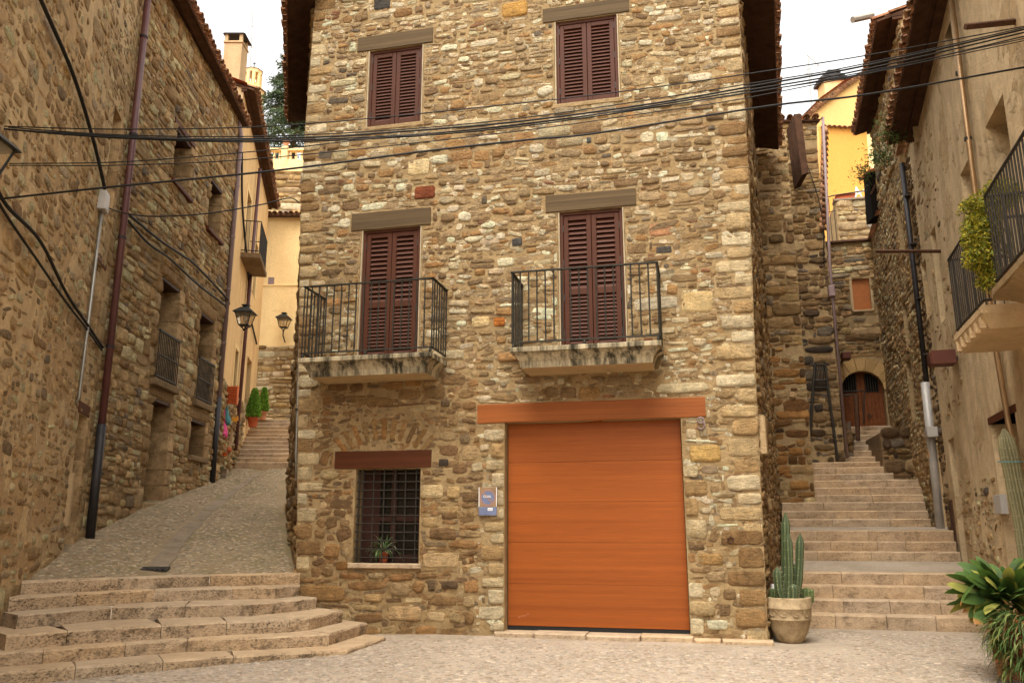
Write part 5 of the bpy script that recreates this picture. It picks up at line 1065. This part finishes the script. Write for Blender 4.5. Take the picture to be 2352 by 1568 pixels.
# ================================================================== CABLES
def cable(label, px, Y, r, group='cables strung across the square', n=6):
    pts = smooth_path([aty(x, y, Y(x) if callable(Y) else Y) for x, y in px], n)
    return tag(obj('overhead_cable', MB().tube(pts, r * .82, 6), M_CABLE, None, True), label, 'cable', group)
CY = lambda x: 8.4 + .1 * math.sin(x / 500)
cable('topmost thin black cable crossing the upper shuttered windows', [(-60, 287), (0, 290), (300, 297), (686, 286), (1225, 234), (1500, 201), (1764, 163), (1994, 127), (2352, 61), (2420, 47)], 8.4, .008)
cable('thick cable at the heart of the twisted bundle below upper sills', [(-60, 288), (80, 302), (420, 319), (700, 316), (860, 307), (1176, 281), (1500, 238), (1764, 192), (1994, 150), (2352, 68), (2420, 52)], 8.45, .013)
cable('second bundle cable sagging lowest across the left wall', [(-60, 290), (250, 315), (700, 321), (1176, 289), (1764, 200), (1994, 158), (2352, 75), (2420, 58)], 8.4, .011)
cable('bundle cable running just above the thick core', [(-60, 287), (300, 311), (700, 310), (1176, 274), (1764, 186), (1994, 145), (2352, 64), (2420, 48)], 8.5, .008)
cable('bundle cable that parts from the core towards the right', [(-60, 291), (280, 318), (700, 325), (1176, 293), (1764, 206), (1994, 167), (2352, 84), (2420, 66)], 8.42, .009)
cable('upper of two thin cables leaving the corner lantern', [(22, 376), (300, 371), (637, 343), (824, 322), (1176, 287), (1764, 207), (2352, 89), (2420, 72)], 8.35, .007)
cable('lower of two thin cables leaving the corner lantern', [(22, 380), (300, 379), (637, 361), (1176, 303), (1500, 258), (1764, 216), (2352, 94), (2420, 76)], 8.3, .007)
cable('lowest thick black cable with lashings under the bundle', [(-60, 463), (0, 457), (240, 431), (640, 391), (980, 347), (1225, 320), (1370, 306), (1764, 244), (1994, 217), (2352, 155), (2420, 143)], 8.3, .014)
cable('slack black cable from corner pipe to the house conduit cap', [(232, 462), (262, 483), (330, 496), (420, 495), (500, 487), (600, 470), (665, 455), (688, 466)], lambda x: float(np.interp(x, [232, 688], [12.9, 13.6])), .014)
def wcable(label, W, pts, r, k=6, twist=0):
    P3 = smooth_path([W.P(u, v, d) for u, v, d in pts], k); mb = MB().tube(P3, r, 6)
    return tag(obj('wall_cable', mb, M_CABLE, None, True), label, 'cable', 'cables clipped along the walls')
wcable('thick black cable falling diagonally across the left rendered wall', NLW, [(-4.2, 7.8, .07), (-2.44, 7.74, .07), (-.85, 7.67, .07), (.45, 7.39, .07), (1.3, 7.1, .07), (1.62, 6.9, .09)], .029)
wcable('upper strand of sagging cable bundle low on left wall', NLW, [(-3.2, 5.2, .06), (-2.56, 5.05, .06), (-1.32, 5.06, .08), (.17, 4.80, .06), (1.6, 4.66, .06), (2.75, 4.55, .06)], .024)
wcable('lower slack strand of the cable bundle low on left wall', NLW, [(-3.2, 5.1, .05), (-2.56, 4.95, .06), (-1.32, 4.80, .08), (.17, 4.68, .06), (1.6, 4.6, .05), (2.75, 4.5, .05)], .018)
wcable('upper clipped cable run on the brown rubble wall', FLW, [(-.1, 7.15, .1), (1.66, 7.2, .1), (3.0, 7.32, .1), (3.95, 7.38, .1), (6.29, 7.3, .1), (6.6, 7.2, .1)], .026)
wcable('lower drooping cable on the brown rubble wall', FLW, [(.1, 7.05, .1), (1.2, 6.95, .1), (2.38, 7.02, .1), (4.2, 7.0, .1), (6.2, 7.08, .1)], .024)
wcable('twisted cable descending the ochre wall behind mauve pipe', OCW, [(.1, 11.6, .05), (1.0, 10.3, .05), (3.2, 9.0, .05), (3.6, 8.2, .05), (6.4, 7.6, .05)], .03)
wcable('loose pale cord hanging down the tall dark tower house', TB, [(wn[0] + .1, vbm - .6, .05), (wn[0] + .5, vbm - 2.6, .1), (ub - .1, vbm - 4.2, .08)], .012)
# ================================================================== LANTERNS
def lantern(label, top, s, arm, base=None):
    """street lantern standing on an arm: top = centre of its glass, s = height in metres"""
    c = A3(top, float); L = thing('wall_lantern', label, 'lantern', c - UP * s * .5, 'black wall lanterns')
    def fr(r0, z0, r1_, z1, nm, m, n=4):
        mb = MB(); vs = [];
        for r, z in ((r0, z0), (r1_, z1)):
            for k in range(n): a = math.pi / 4 + k * 2 * math.pi / n; vs.append(c + A3([r * math.cos(a), r * math.sin(a), z]) * s)
        mb.add(vs, [(k, (k + 1) % n, n + (k + 1) % n, n + k) for k in range(n)] + [tuple(reversed(range(n))), tuple(range(n, 2 * n))]); return obj(nm, mb, m, L)
    fr(.24, -.30, .40, .14, 'glass', M_LGLASS); fr(.52, .14, .50, .17, 'roof_brim', M_LAMP); fr(.50, .17, .20, .36, 'roof', M_LAMP); fr(.13, .36, .13, .44, 'chimney', M_LAMP); fr(.2, .44, .16, .47, 'chimney_cap', M_LAMP)
    fr(.26, -.33, .26, -.30, 'base_plate', M_LAMP)
    for k in range(4):
        a = math.pi / 4 + k * math.pi / 2; ca = A3([math.cos(a), math.sin(a), 0]); rod('frame_bar', c + (ca * .25 + UP * -.31) * s, c + (ca * .41 + UP * .15) * s, .02 * s, M_LAMP, L, 5); rod('base_strut', c + (ca * .25 + UP * -.31) * s, c + UP * -.48 * s, .02 * s, M_LAMP, L, 5)
    obj('finial', MB().lathe(c - UP * .53 * s, [(.02 * s, 0), (.06 * s, .03 * s), (.03 * s, .07 * s)], 8), M_LAMP, L); obj('bulb', MB().lathe(c - UP * .2 * s, [(.03 * s, 0), (.09 * s, .12 * s), (.07 * s, .22 * s), (.01 * s, .27 * s)], 8), M_LETTER, L, True)
    obj('bracket', MB().tube([c - UP * .52 * s, arm[0], *arm[1:]], .022, 6), M_LAMP, L, True)
    return L
p = aty(563, 728, 20.4); lantern('black street lantern on a thin arm beside the mauve downpipe', p, 62 * mpp(p), [p - UP * .52 * 62 * mpp(p), FLW.P(6.55, p[2] - .52 * 62 * mpp(p) + .04, .05)])
p = aty(652, 738, 28.2); s_ = 44 * mpp(p); lantern('smaller black lantern on the cream house closing the street', p, s_, [p - UP * .75 * s_, A3([p[0] - .05, 28.68, p[2] - .95 * s_])])
p = NLW.P(-4.3, 4.93, .38); lantern('large dark lantern cut by the left edge of the view', p, .62, [p - UP * .42, NLW.P(-4.3, 4.53, 0)])
# ================================================================== GREENERY
def col_var(R, n, cols): return np.stack([lin(c) for c in cols])[R.integers(0, len(cols), n)] * R.uniform(.7, 1.25, (n, 1))
def leaves(name, parent, P, D, Ln, Wd, cols, mat, seed, kind=True):
    """one small folded leaf for each point P pointing along D"""
    R = np.random.default_rng(seed); n = len(P); D = D / np.linalg.norm(D, axis=1, keepdims=True)
    rv = R.normal(0, 1, (n, 3)); S = np.cross(D, rv); S /= np.linalg.norm(S, axis=1, keepdims=True); N_ = np.cross(S, D)
    V = np.stack([P, P + D * (Ln * .5)[:, None] + S * (Wd * .5)[:, None] + N_ * (Wd * .15)[:, None], P + D * Ln[:, None], P + D * (Ln * .5)[:, None] - S * (Wd * .5)[:, None] + N_ * (Wd * .15)[:, None]], 1)
    T = np.array([(0, 1, 2), (0, 2, 3)], np.int32); F = (T[None] + (np.arange(n) * 4)[:, None, None]).reshape(-1, 3)
    o = link(name, np_mesh(name, V.reshape(-1, 3), F, np.repeat(cols, 4, 0)), mat, parent)
    if kind: o['kind'] = 'stuff'
    return o
def blade(base, az, el, L, Wd, droop, c0, c1, seg=7, fold=.25, tipc=None, roll=0.0):
    """vertices, faces, colours of one long leaf"""
    V = []; C = []; p = A3(base, float); e = el
    for i in range(seg + 1):
        t = i / seg; d = A3([math.cos(az) * math.cos(e), math.sin(az) * math.cos(e), math.sin(e)]); s = A3([-math.sin(az), math.cos(az), 0]); nrm = np.cross(d, s); s, nrm = s * math.cos(roll) + nrm * math.sin(roll), nrm * math.cos(roll) - s * math.sin(roll)
        wv = Wd * (math.sin(math.pi * min(1, t * .93 + .07)) ** .75) * .5 + .002
        V += [p + s * wv + nrm * -fold * wv, p, p - s * wv + nrm * -fold * wv]; cc = c0 * (1 - t) + c1 * t
        if tipc is not None and t > .72: cc = tipc
        C += [cc * 1.05, cc * .85, cc * .95]
        p = p + d * (L / seg); e -= droop / seg
    F = []
    for i in range(seg):
        for k in (0, 1): F.append((i * 3 + k, i * 3 + k + 1, i * 3 + 4 + k, i * 3 + 3 + k))
    return V, F, C
def blade_obj(name, parent, *a, mat=None, **k):
    V, F, C = blade(*a, **k); me = np_mesh(name, A3(V), np.array(F), np.clip(A3(C), 0, 1), True); return link(name, me, mat or M_LEAF, parent)
def blade_mass(name, parent, specs, mat=None):
    Vs, Fs, Cs = [], [], []; n = 0
    for a, k in specs:
        V, F, C = blade(*a, **k); Vs += V; Fs += [tuple(i + n for i in f) for f in F]; Cs += C; n += len(V)
    o = link(name, np_mesh(name, A3(Vs), np.array(Fs), np.clip(A3(Cs), 0, 1), True), mat or M_LEAF, parent); o['kind'] = 'stuff'; return o
def pot(parent, c, r, h, mat, name='pot', lip=.08, taper=.7):
    o = obj(name, MB().lathe(c, [(r * taper, 0), (r * (taper + .02), .02), (r * .96, h * (1 - lip)), (r * .97, h * (1 - lip)), (r * 1.05, h * (1 - lip) + .004), (r * 1.05, h), (r * .92, h), (r * .9, h * .9), (.01, h * .9)], 22), mat, parent, True); return o
def soil(parent, c, r, z): return obj('soil', MB().lathe(A3(c) + UP * z, [(r, 0), (r * .6, .012), (.01, .018)], 14), M_SOIL, parent, True)
def column(parent, pts, r, ribs, c_rib, c_val, name='cactus_stem', seed=1, spine=True):
    R = np.random.default_rng(seed); pts = smooth_path(pts, 5); n = ribs * 4; V = []; C = []; m = len(pts); F = []
    tot = m - 1
    for i, p in enumerate(pts):
        t = i / tot; rr = r * (1 if t < .86 else math.sqrt(max(0.02, 1 - ((t - .86) / .14) ** 2))) * (.9 + .1 * min(1, t * 8)) * (1 + .03 * math.sin(i * 1.7))
        for k in range(n):
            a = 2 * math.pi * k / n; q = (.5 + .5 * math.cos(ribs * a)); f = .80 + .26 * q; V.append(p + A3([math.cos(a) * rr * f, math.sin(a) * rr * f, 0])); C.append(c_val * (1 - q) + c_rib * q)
    for i in range(tot):
        for k in range(n): F.append((i * n + k, i * n + (k + 1) % n, i * n + n + (k + 1) % n, i * n + n + k))
    o = link(name, np_mesh(name, A3(V), np.array(F), A3(C), True), M_CACT, parent)
    V2 = A3(V[-n:]); obj('crown_tip', MB().add(list(V2) + [V2.mean(0) + UP * .01], [(k, (k + 1) % n, n) for k in range(n)]), flat('cactus_tip%d' % seed, c_rib * .8, .6, .3), o, True)
    if spine:
        P = []; D = []
        for i in range(1, tot, 1):
            for k in range(ribs):
                idx = i * n + k * 4
                for _ in range(3): P.append(V[idx]); D.append(V[idx] - pts[i] + R.normal(0, r * .6, 3))
        P, D = A3(P), A3(D); leaves('spines', o, P, D, np.full(len(P), .022), np.full(len(P), .0025), np.repeat(lin((214, 196, 160))[None], len(P), 0), M_LEAF, seed)
    return o
# --- cactus in the carved pot by the house corner
pc = onz(1816, 1474, 0); pc[2] = gz(pc[0]); k = mpp(pc); pr = 53 * k; ph_ = 100 * k
ca = thing('potted_cactus', 'columnar cactus in a carved pale stone pot at the house corner', 'plant', pc)
ptm = obj('pot', MB().lathe(pc, [(pr * .50, 0), (pr * .58, ph_ * .06), (pr * .80, ph_ * .30), (pr * .90, ph_ * .50), (pr * .93, ph_ * .515), (pr * .93, ph_ * .53), (pr * .905, ph_ * .545), (pr * .95, ph_ * .74), (pr * .985, ph_ * .755), (pr * .985, ph_ * .775), (pr * .96, ph_ * .79), (pr * 1.0, ph_ * .98), (pr * .985, ph_), (pr * .88, ph_), (pr * .85, ph_ * .9), (.01, ph_ * .9)], 36), M_POT, ca, True)
sw_ = MB()
for kk in range(11):                                # carved scrolls of the band
    a = 2 * math.pi * kk / 11 + .2; pts = []
    for t in np.linspace(0, 1, 14):
        b = t * 2.4 * math.pi; rr = .085 * (1 - t * .8); da = rr * math.cos(b) / pr * 1.1; dz = rr * math.sin(b) * .75; r_ = pr * (.928 + .02 * (dz / .1)); pts.append(pc + A3([math.cos(a + da) * r_, math.sin(a + da) * r_, ph_ * .65 + dz]))
    sw_.tube(pts, .008, 5)
obj('carved_band', sw_, M_POT, ptm, True); obj('rosette', MB().lathe(pc + A3([0, 0, ph_ * .22]), [(pr * .78, 0), (pr * .80, .03)], 20), M_POT, ptm, True) if False else None
soil(ca, pc, pr * .86, ph_ * .9)
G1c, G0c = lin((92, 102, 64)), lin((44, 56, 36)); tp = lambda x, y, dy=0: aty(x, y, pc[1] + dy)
zs0 = pc + UP * ph_ * .88
for i, (xb, xt, yt, r_, dy) in enumerate(((1800, 1804, 1176, 10, .06), (1811, 1810, 1222, 9, -.06), (1827, 1838, 1224, 9.5, -.03), (1822, 1825, 1296, 9, .08), (1800, 1785, 1302, 10, -.09), (1819, 1822, 1340, 10, -.14))):
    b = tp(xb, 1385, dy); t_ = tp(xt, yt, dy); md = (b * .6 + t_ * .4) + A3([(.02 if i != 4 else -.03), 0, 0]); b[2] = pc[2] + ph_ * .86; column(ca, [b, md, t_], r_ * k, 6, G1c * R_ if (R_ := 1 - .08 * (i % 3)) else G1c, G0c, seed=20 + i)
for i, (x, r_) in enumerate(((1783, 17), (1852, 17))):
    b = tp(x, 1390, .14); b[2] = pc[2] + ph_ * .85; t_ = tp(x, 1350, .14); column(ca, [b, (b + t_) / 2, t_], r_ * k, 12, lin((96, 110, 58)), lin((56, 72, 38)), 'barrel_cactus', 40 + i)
# --- tall cactus behind the leafy plant at the right edge
b = onz(2372, 1420, 0); b = A3([aty(2372, 1400, 9.9)[0], 9.9, .0]); tc = thing('tall_cactus', 'tall pale ribbed cactus post tied to the wall pipe at right edge', 'cactus', b)
pot(tc, b, .28, .4, M_TERRA); soil(tc, b, .24, .36)
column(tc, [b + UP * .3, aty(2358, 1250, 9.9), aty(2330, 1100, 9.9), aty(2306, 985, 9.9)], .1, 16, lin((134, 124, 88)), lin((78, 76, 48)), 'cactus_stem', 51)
q = aty(2322, 1060, 9.9); obj('tie', MB().tube([q + A3([.14 * math.cos(a), .14 * math.sin(a), .01 * math.sin(a)]) for a in np.linspace(0, 6.28, 17)], .006, 5), M_TEAL, tc)
# --- aspidistra
ab = A3([aty(2322, 1440, 9.0)[0], 9.0, 0]); asp = thing('leafy_plant', 'broad glossy green and yellow leaves in a brown pot at right edge', 'plant', ab)
pot(asp, ab, .24, .66, M_TERRA_P); soil(asp, ab, .2, .6)
RA = random.Random(31); gA, gB, gY, gT = lin((44, 70, 27)), lin((84, 114, 44)), lin((172, 168, 76)), lin((160, 112, 56))
for i in range(170):
    az = RA.uniform(0, 2 * math.pi); el = RA.uniform(-.35, 1.3); L = RA.uniform(.24, .36); rad = RA.uniform(.06, .34)
    p0 = ab + UP * (.72 + math.sin(el) * rad * .95) + A3([math.cos(az), math.sin(az), 0]) * math.cos(el) * rad
    y_ = RA.random(); c0 = gA * RA.uniform(.6, 1.3); c1 = (gB if y_ < .74 else gY) * RA.uniform(.8, 1.15)
    blade_obj('leaf', asp, p0, az, el, L, RA.uniform(.10, .155), RA.uniform(.3, 1.2), c0, c1, tipc=gT * RA.uniform(.8, 1.1) if RA.random() < .22 else None, roll=RA.uniform(-1.1, 1.1))
p0 = ab + UP * .64; e0 = aty(2215, 1370, 8.9); blade_obj('leaf', asp, aty(2245, 1335, 8.9), math.pi * .98, -.5, .34, .075, .9, gB, gB * .8, tipc=gT); obj('stalk', MB().tube(smooth_path([p0, aty(2275, 1345, 8.95), aty(2245, 1335, 8.9)], 4), .005, 5), flat('stalk_green', gA, .6), asp)
# --- hanging grassy plant
sb2 = A3([aty(2392, 1500, 8.55)[0], 8.55, 0]); spd = thing('grassy_plant', 'dense trailing grassy plant spilling over its pot at bottom right', 'plant', sb2)
pot(spd, sb2, .2, .62, M_TERRA); soil(spd, sb2, .17, .56)
specs = []
for i in range(1500):
    az = RA.uniform(0, 6.283); lay = RA.random(); z0 = .05 + .62 * lay ** .7; rad = .14 + .2 * (1 - abs(lay - .5)); p0 = sb2 + A3([math.cos(az) * rad, math.sin(az) * rad, z0]); c = (lin((72, 98, 42)) if RA.random() < .6 else lin((126, 136, 72)) if RA.random() < .6 else lin((128, 96, 56))) * RA.uniform(.6, 1.2)
    specs.append(((p0, az + RA.uniform(-.5, .5), RA.uniform(.1, 1.2), RA.uniform(.16, .34), RA.uniform(.008, .014), RA.uniform(1.6, 3.0), c, c * 1.1), dict(seg=5)))
blade_mass('blades', spd, specs)
# --- pot plant behind the window bars
wp = FW.P(-5.62, 1.0, -.2); vp = thing('window_plant', 'striped spiky plant in a small terracotta pot behind the window bars', 'plant', wp)
pot(vp, wp, .085, .16, M_TERRA)
specs = []
for i in range(70):
    az = RA.uniform(0, 6.283); c = lin((96, 128, 70)) if RA.random() < .6 else lin((190, 196, 150)); specs.append(((wp + UP * .16, az, RA.uniform(.3, 1.45), RA.uniform(.22, .36), .014, RA.uniform(.9, 2.4), c * .9, c), dict(seg=5)))
V_ = blade_mass('blades', vp, specs)
me = V_.data; co = np.empty(len(me.vertices) * 3, np.float32); me.vertices.foreach_get('co', co); co = co.reshape(-1, 3); dd = (co - FW.O) @ FW.N; co -= (np.clip(dd + .075, 0, None) + np.clip(-.3 - dd, None, 0) * 0)[:, None] * FW.N; dd = (co - FW.O) @ FW.N; co += np.clip(-.285 - dd, 0, None)[:, None] * FW.N; me.vertices.foreach_set('co', co.astype(np.float32).ravel()); me.update()
# --- clipped conifers and pots up the left street
def conifer(label, x, yb, yt, wpx, Y, mat, potw, pot_h):
    b = aty(x, yb, Y); k = mpp(b); t = thing('potted_conifer', label, 'plant', b, 'conifers in pots on the upper steps'); pot(t, b, potw * k / 2, pot_h * k, mat); z0 = b[2] + pot_h * k; H = (yb - yt) * k - pot_h * k
    R = np.random.default_rng(int(x)); n = 5200; h = R.random(n) ** 1.15; ang = R.uniform(0, 6.283, n); rad = wpx * k / 2 * np.clip((1 - h) ** .62, 0, 1) * (.78 + .22 * R.random(n)) * (1 + .1 * np.sin(5 * ang + 9 * h)) * np.clip(h * 9 + .55, 0, 1)
    P = np.stack([b[0] + rad * np.cos(ang), b[1] + rad * np.sin(ang), z0 + h * H], 1); D = np.stack([np.cos(ang) * .6, np.sin(ang) * .6, np.full(n, .9)], 1) + R.normal(0, .3, (n, 3))
    obj('trunk', MB().tube([b + UP * pot_h * k * .8, A3([b[0], b[1], z0 + H * .9])], [.04, .008], 6), M_BARK, t); leaves('foliage', t, P, D, R.uniform(.06, .12, n), R.uniform(.02, .035, n), col_var(R, n, ((128, 172, 58), (104, 150, 48), (150, 192, 72), (84, 124, 42))), M_NEEDLE, 5)
conifer('nearer larger clipped conifer in red pot on the upper steps', 580, 980, 895, 30, 26.3, M_TERRA, 25, 21)
conifer('smaller clipped conifer in pale pot against the stone wall', 603, 964, 893, 20, 27.7, M_TERRA_P, 19, 19)
def small_pot(label, x, yb, wpx, hpx, Y, mat, cols, hh, square=False):
    b = aty(x, yb, Y); k = mpp(b); t = thing('flower_pot', label, 'plant', b)
    pot(t, b, wpx * k / 2, hpx * k, mat, taper=.95 if square else .7); R = random.Random(int(x)); sp_ = []
    for i in range(60): az = R.uniform(0, 6.28); c = lin(R.choice(cols)); sp_.append(((b + UP * hpx * k * .9, az, R.uniform(.3, 1.4), hh * R.uniform(.6, 1.1), .03, R.uniform(.5, 1.6), c, c * 1.2), dict(seg=4)))
    blade_mass('leaves', t, sp_)
small_pot('small green plant in bright terracotta pot at foot of upper steps', 529, 1072, 17, 15, 23.5, M_TERRA, ((66, 92, 56), (90, 116, 74)), .22)
small_pot('low succulent in square grey pot beside the dark pipe shoe', 508, 1094, 22, 18, 21.4, M_GREYSTONE, ((84, 116, 80), (110, 140, 100)), .12, True)
# --- things hung on the wall by the shop
def hung(name, label, cat, px, Y, mat, depth=.08):
    mb = MB(); f = [aty(x, y, Y) for x, y in px]; g = [p + A3([0, depth, 0]) for p in f]; n = len(f); mb.add(f + g, [tuple(reversed(range(n))), tuple(range(n, 2 * n))] + [(i, (i + 1) % n, n + (i + 1) % n, n + i) for i in range(n)]); return tag(obj(name, mb, mat), label, cat)
YS = 21.35
oq = hung('orange_basket', 'flat orange wicker panel hung on the wall above the pink bag', 'basket', [(521, 925), (522, 887), (546, 886), (542, 928)], YS, M_ORANGE, .14)
pa = [aty(x, y, YS) for x, y in ((519, 927), (544, 928), (546, 886), (523, 887))]
for kx in range(7):
    f = (kx + .5) / 7; rod('weave', pa[0] * (1 - f) + pa[1] * f - A3([0, .01, 0]), pa[3] * (1 - f) + pa[2] * f - A3([0, .01, 0]), .014, M_TERRA, oq, 5)
for kx in range(8):
    f = (kx + .5) / 8; rod('weave', pa[0] * (1 - f) + pa[3] * f - A3([0, .02, 0]), pa[1] * (1 - f) + pa[2] * f - A3([0, .02, 0]), .014, M_ORANGE, oq, 5)
c = aty(513, 990, YS); k = mpp(c); bag = thing('hanging_bag', 'pink cloth bag hanging by a long strap beside the dark pipe', 'bag', c)
obj('pouch', MB().lathe(c - UP * 17 * k, [(4 * k, 0), (9 * k, 3 * k), (10 * k, 12 * k), (8 * k, 24 * k), (4 * k, 33 * k), (1.5 * k, 38 * k)], 12, .08), M_PINK, bag, True); obj('strap', MB().tube([c + UP * 18 * k, aty(514, 925, YS)], .035, 6), M_PINK, bag, True); obj('pocket', MB().lathe(c - UP * 12 * k + A3([.04, -.09, 0]), [(2 * k, 0), (5 * k, 3 * k), (4.5 * k, 9 * k), (1 * k, 11 * k)], 10), M_PINK, bag, True)
c = aty(519, 945, YS + .1); tag(obj('hanging_scarf', MB().tube(smooth_path([aty(518, 928, YS + .1), aty(520, 950, YS + .1), aty(524, 975, YS + .1)], 4), [.05, .06, .06, .07, .07, .07, .08, .08, .06], 6), M_TEAL, None, True), 'teal scarf hanging behind the pink bag', 'scarf')
hung('yellow_ornament', 'small yellow cut-out ornament hanging under the orange panel', 'ornament', [(533, 966), (535, 955), (540, 959), (546, 954), (547, 965), (540, 968), (536, 967)], YS + .1, M_YEL, .03)
c = aty(516, 1048, YS); k = mpp(c); hb = thing('hanging_pot', 'small orange pot hanging on cords below the pink bag', 'pot', c); pot(hb, c, 6 * k, 9 * k, M_ORANGE); 
for dx in (-5, 5): rod('cord', c + A3([dx * k, 0, 9 * k]), aty(516, 1018, YS), .006, M_YEL, hb, 4)
tag(obj('hanging_ball', MB().lathe(aty(526, 1040, YS) , [(.01, 0), (.05, .03), (.065, .08), (.05, .13), (.01, .16)], 12), M_TERRA, None, True), 'orange round ornament hanging right of the pink bag', 'ornament')
hung('leaning_board', 'narrow pale board leaning on the stone base by the pipe', 'board', [(521, 1052), (531, 990), (536, 992), (526, 1055)], YS + .08, M_PL_SMOOTH, .04)
# --- bush trailing over the balcony
R = np.random.default_rng(77); n = 5200; bc_ = []
for x, y, rx, ry, m in ((2252, 540, 36, 56, 4200), (2264, 495, 32, 34, 2000), (2247, 588, 26, 30, 1800), (2268, 630, 15, 38, 1300), (2295, 450, 44, 40, 1600), (2228, 470, 18, 16, 400)):
    c = aty(x, y, 8.95); k = mpp(c); a = R.normal(0, .48, (m, 3)); a /= np.maximum(1, np.linalg.norm(a, axis=1, keepdims=True)); bc_.append(c + a * A3([rx * k, .22, ry * k]))
P = np.concatenate(bc_); n = len(P); D = R.normal(0, 1, (n, 3)) + A3([-.3, -.3, -.5])
bush = thing('balcony_bush', 'yellow-green feathery bush spilling through the balcony railings', 'plant', RW.P(-7.2, 4.13, .5)); pot(bush, RW.P(-7.25, 4.14, .36), .17, .3, M_TERRA)
leaves('foliage', bush, P, D, R.uniform(.035, .07, n), R.uniform(.012, .022, n), col_var(R, n, ((156, 146, 34), (122, 128, 36), (178, 160, 44), (96, 104, 34))), M_LEAF, 6)
st_ = MB()
for i in range(16): q = P[R.integers(0, n)]; st_.tube(smooth_path([RW.P(-7.25, 4.4, .36), (RW.P(-7.25, 4.9, .4) + q) / 2, q], 4), .006, 4)
obj('stems', st_, flat('bush_stem', lin((110, 100, 50)), .7), bush)
# weeds on the stone house
for lab, x, y, Y in (('weeds sprouting from the eave end of the stone house', 2052, 300, 15.3), ('fern tuft beside the small tile cap on the alley', 1985, 398, 20.5), ('weed tuft growing on the far rubble wall top corner', 2020, 360, 17.6)):
    c = aty(x, y, Y); n = 320; P = c + R.normal(0, 1, (n, 3)) * A3([.16, .1, .14]); D = R.normal(0, 1, (n, 3)) + A3([-.5, -.2, .3]); t = thing('weed_tuft', lab, 'plant', c); leaves('foliage', t, P, D, R.uniform(.06, .14, n), R.uniform(.02, .035, n), col_var(R, n, ((74, 96, 44), (96, 112, 54), (58, 76, 36))), M_LEAF, 8); obj('stem', MB().tube([c - UP * .2 + A3([.2, .1, 0]), c], .012, 5), M_BARK, t)
# --- cedar behind the terrace
tb0 = aty(662, 480, 40); tree = thing('cedar_tree', 'dark feathery cedar rising behind the terrace balustrade', 'tree', tb0); R = np.random.default_rng(91)
ztop = aty(650, 95, 40)[2]; zb = 7.5; obj('trunk', MB().tube([A3([tb0[0], 40, zb]), A3([tb0[0] + .1, 40, ztop])], [.35, .04], 8), M_BARK, tree, True)
lim = MB(); PP = []; DD = []
for i in range(120):
    z = R.uniform(aty(650, 345, 40)[2], ztop); f = (ztop - z) / (ztop - aty(650, 345, 40)[2]); az = R.uniform(0, 6.283); L = (.35 + 2.5 * f) * R.uniform(.7, 1.15); p0 = A3([tb0[0], 40, z]); d = A3([math.cos(az), math.sin(az), 0]); pts = [p0, p0 + d * L * .5 + UP * .1 * L, p0 + d * L - UP * .08 * L]
    lim.tube(pts, [.05, .03, .01], 5)
    m = int(30 + 120 * L / 2.6); t_ = R.random(m) ** .7; base = p0 + d * (L * t_)[:, None] + UP * (L * (.36 * t_ - .44 * t_ ** 2))[:, None]; sd = A3([-d[1], d[0], 0]); w_ = R.normal(0, .17, m) * L * .8
    PP.append(base + sd * w_[:, None] - UP * (np.abs(w_) * .3 + R.random(m) * .12)[:, None]); DD.append(d * .7 + sd * np.sign(w_)[:, None] * .7 + R.normal(0, .3, (m, 3)) + UP * -.35)
obj('limbs', lim, M_BARK, tree); P, D = np.concatenate(PP), np.concatenate(DD); P = np.concatenate([P, P + R.normal(0, .09, P.shape)]); D = np.concatenate([D, D + R.normal(0, .4, D.shape)]); n = len(P)
leaves('crown', tree, P, D, R.uniform(.14, .34, n), R.uniform(.025, .06, n), col_var(R, n, ((52, 72, 40), (38, 56, 32), (74, 92, 50), (60, 80, 46), (96, 104, 60))), M_NEEDLE, 9, False)
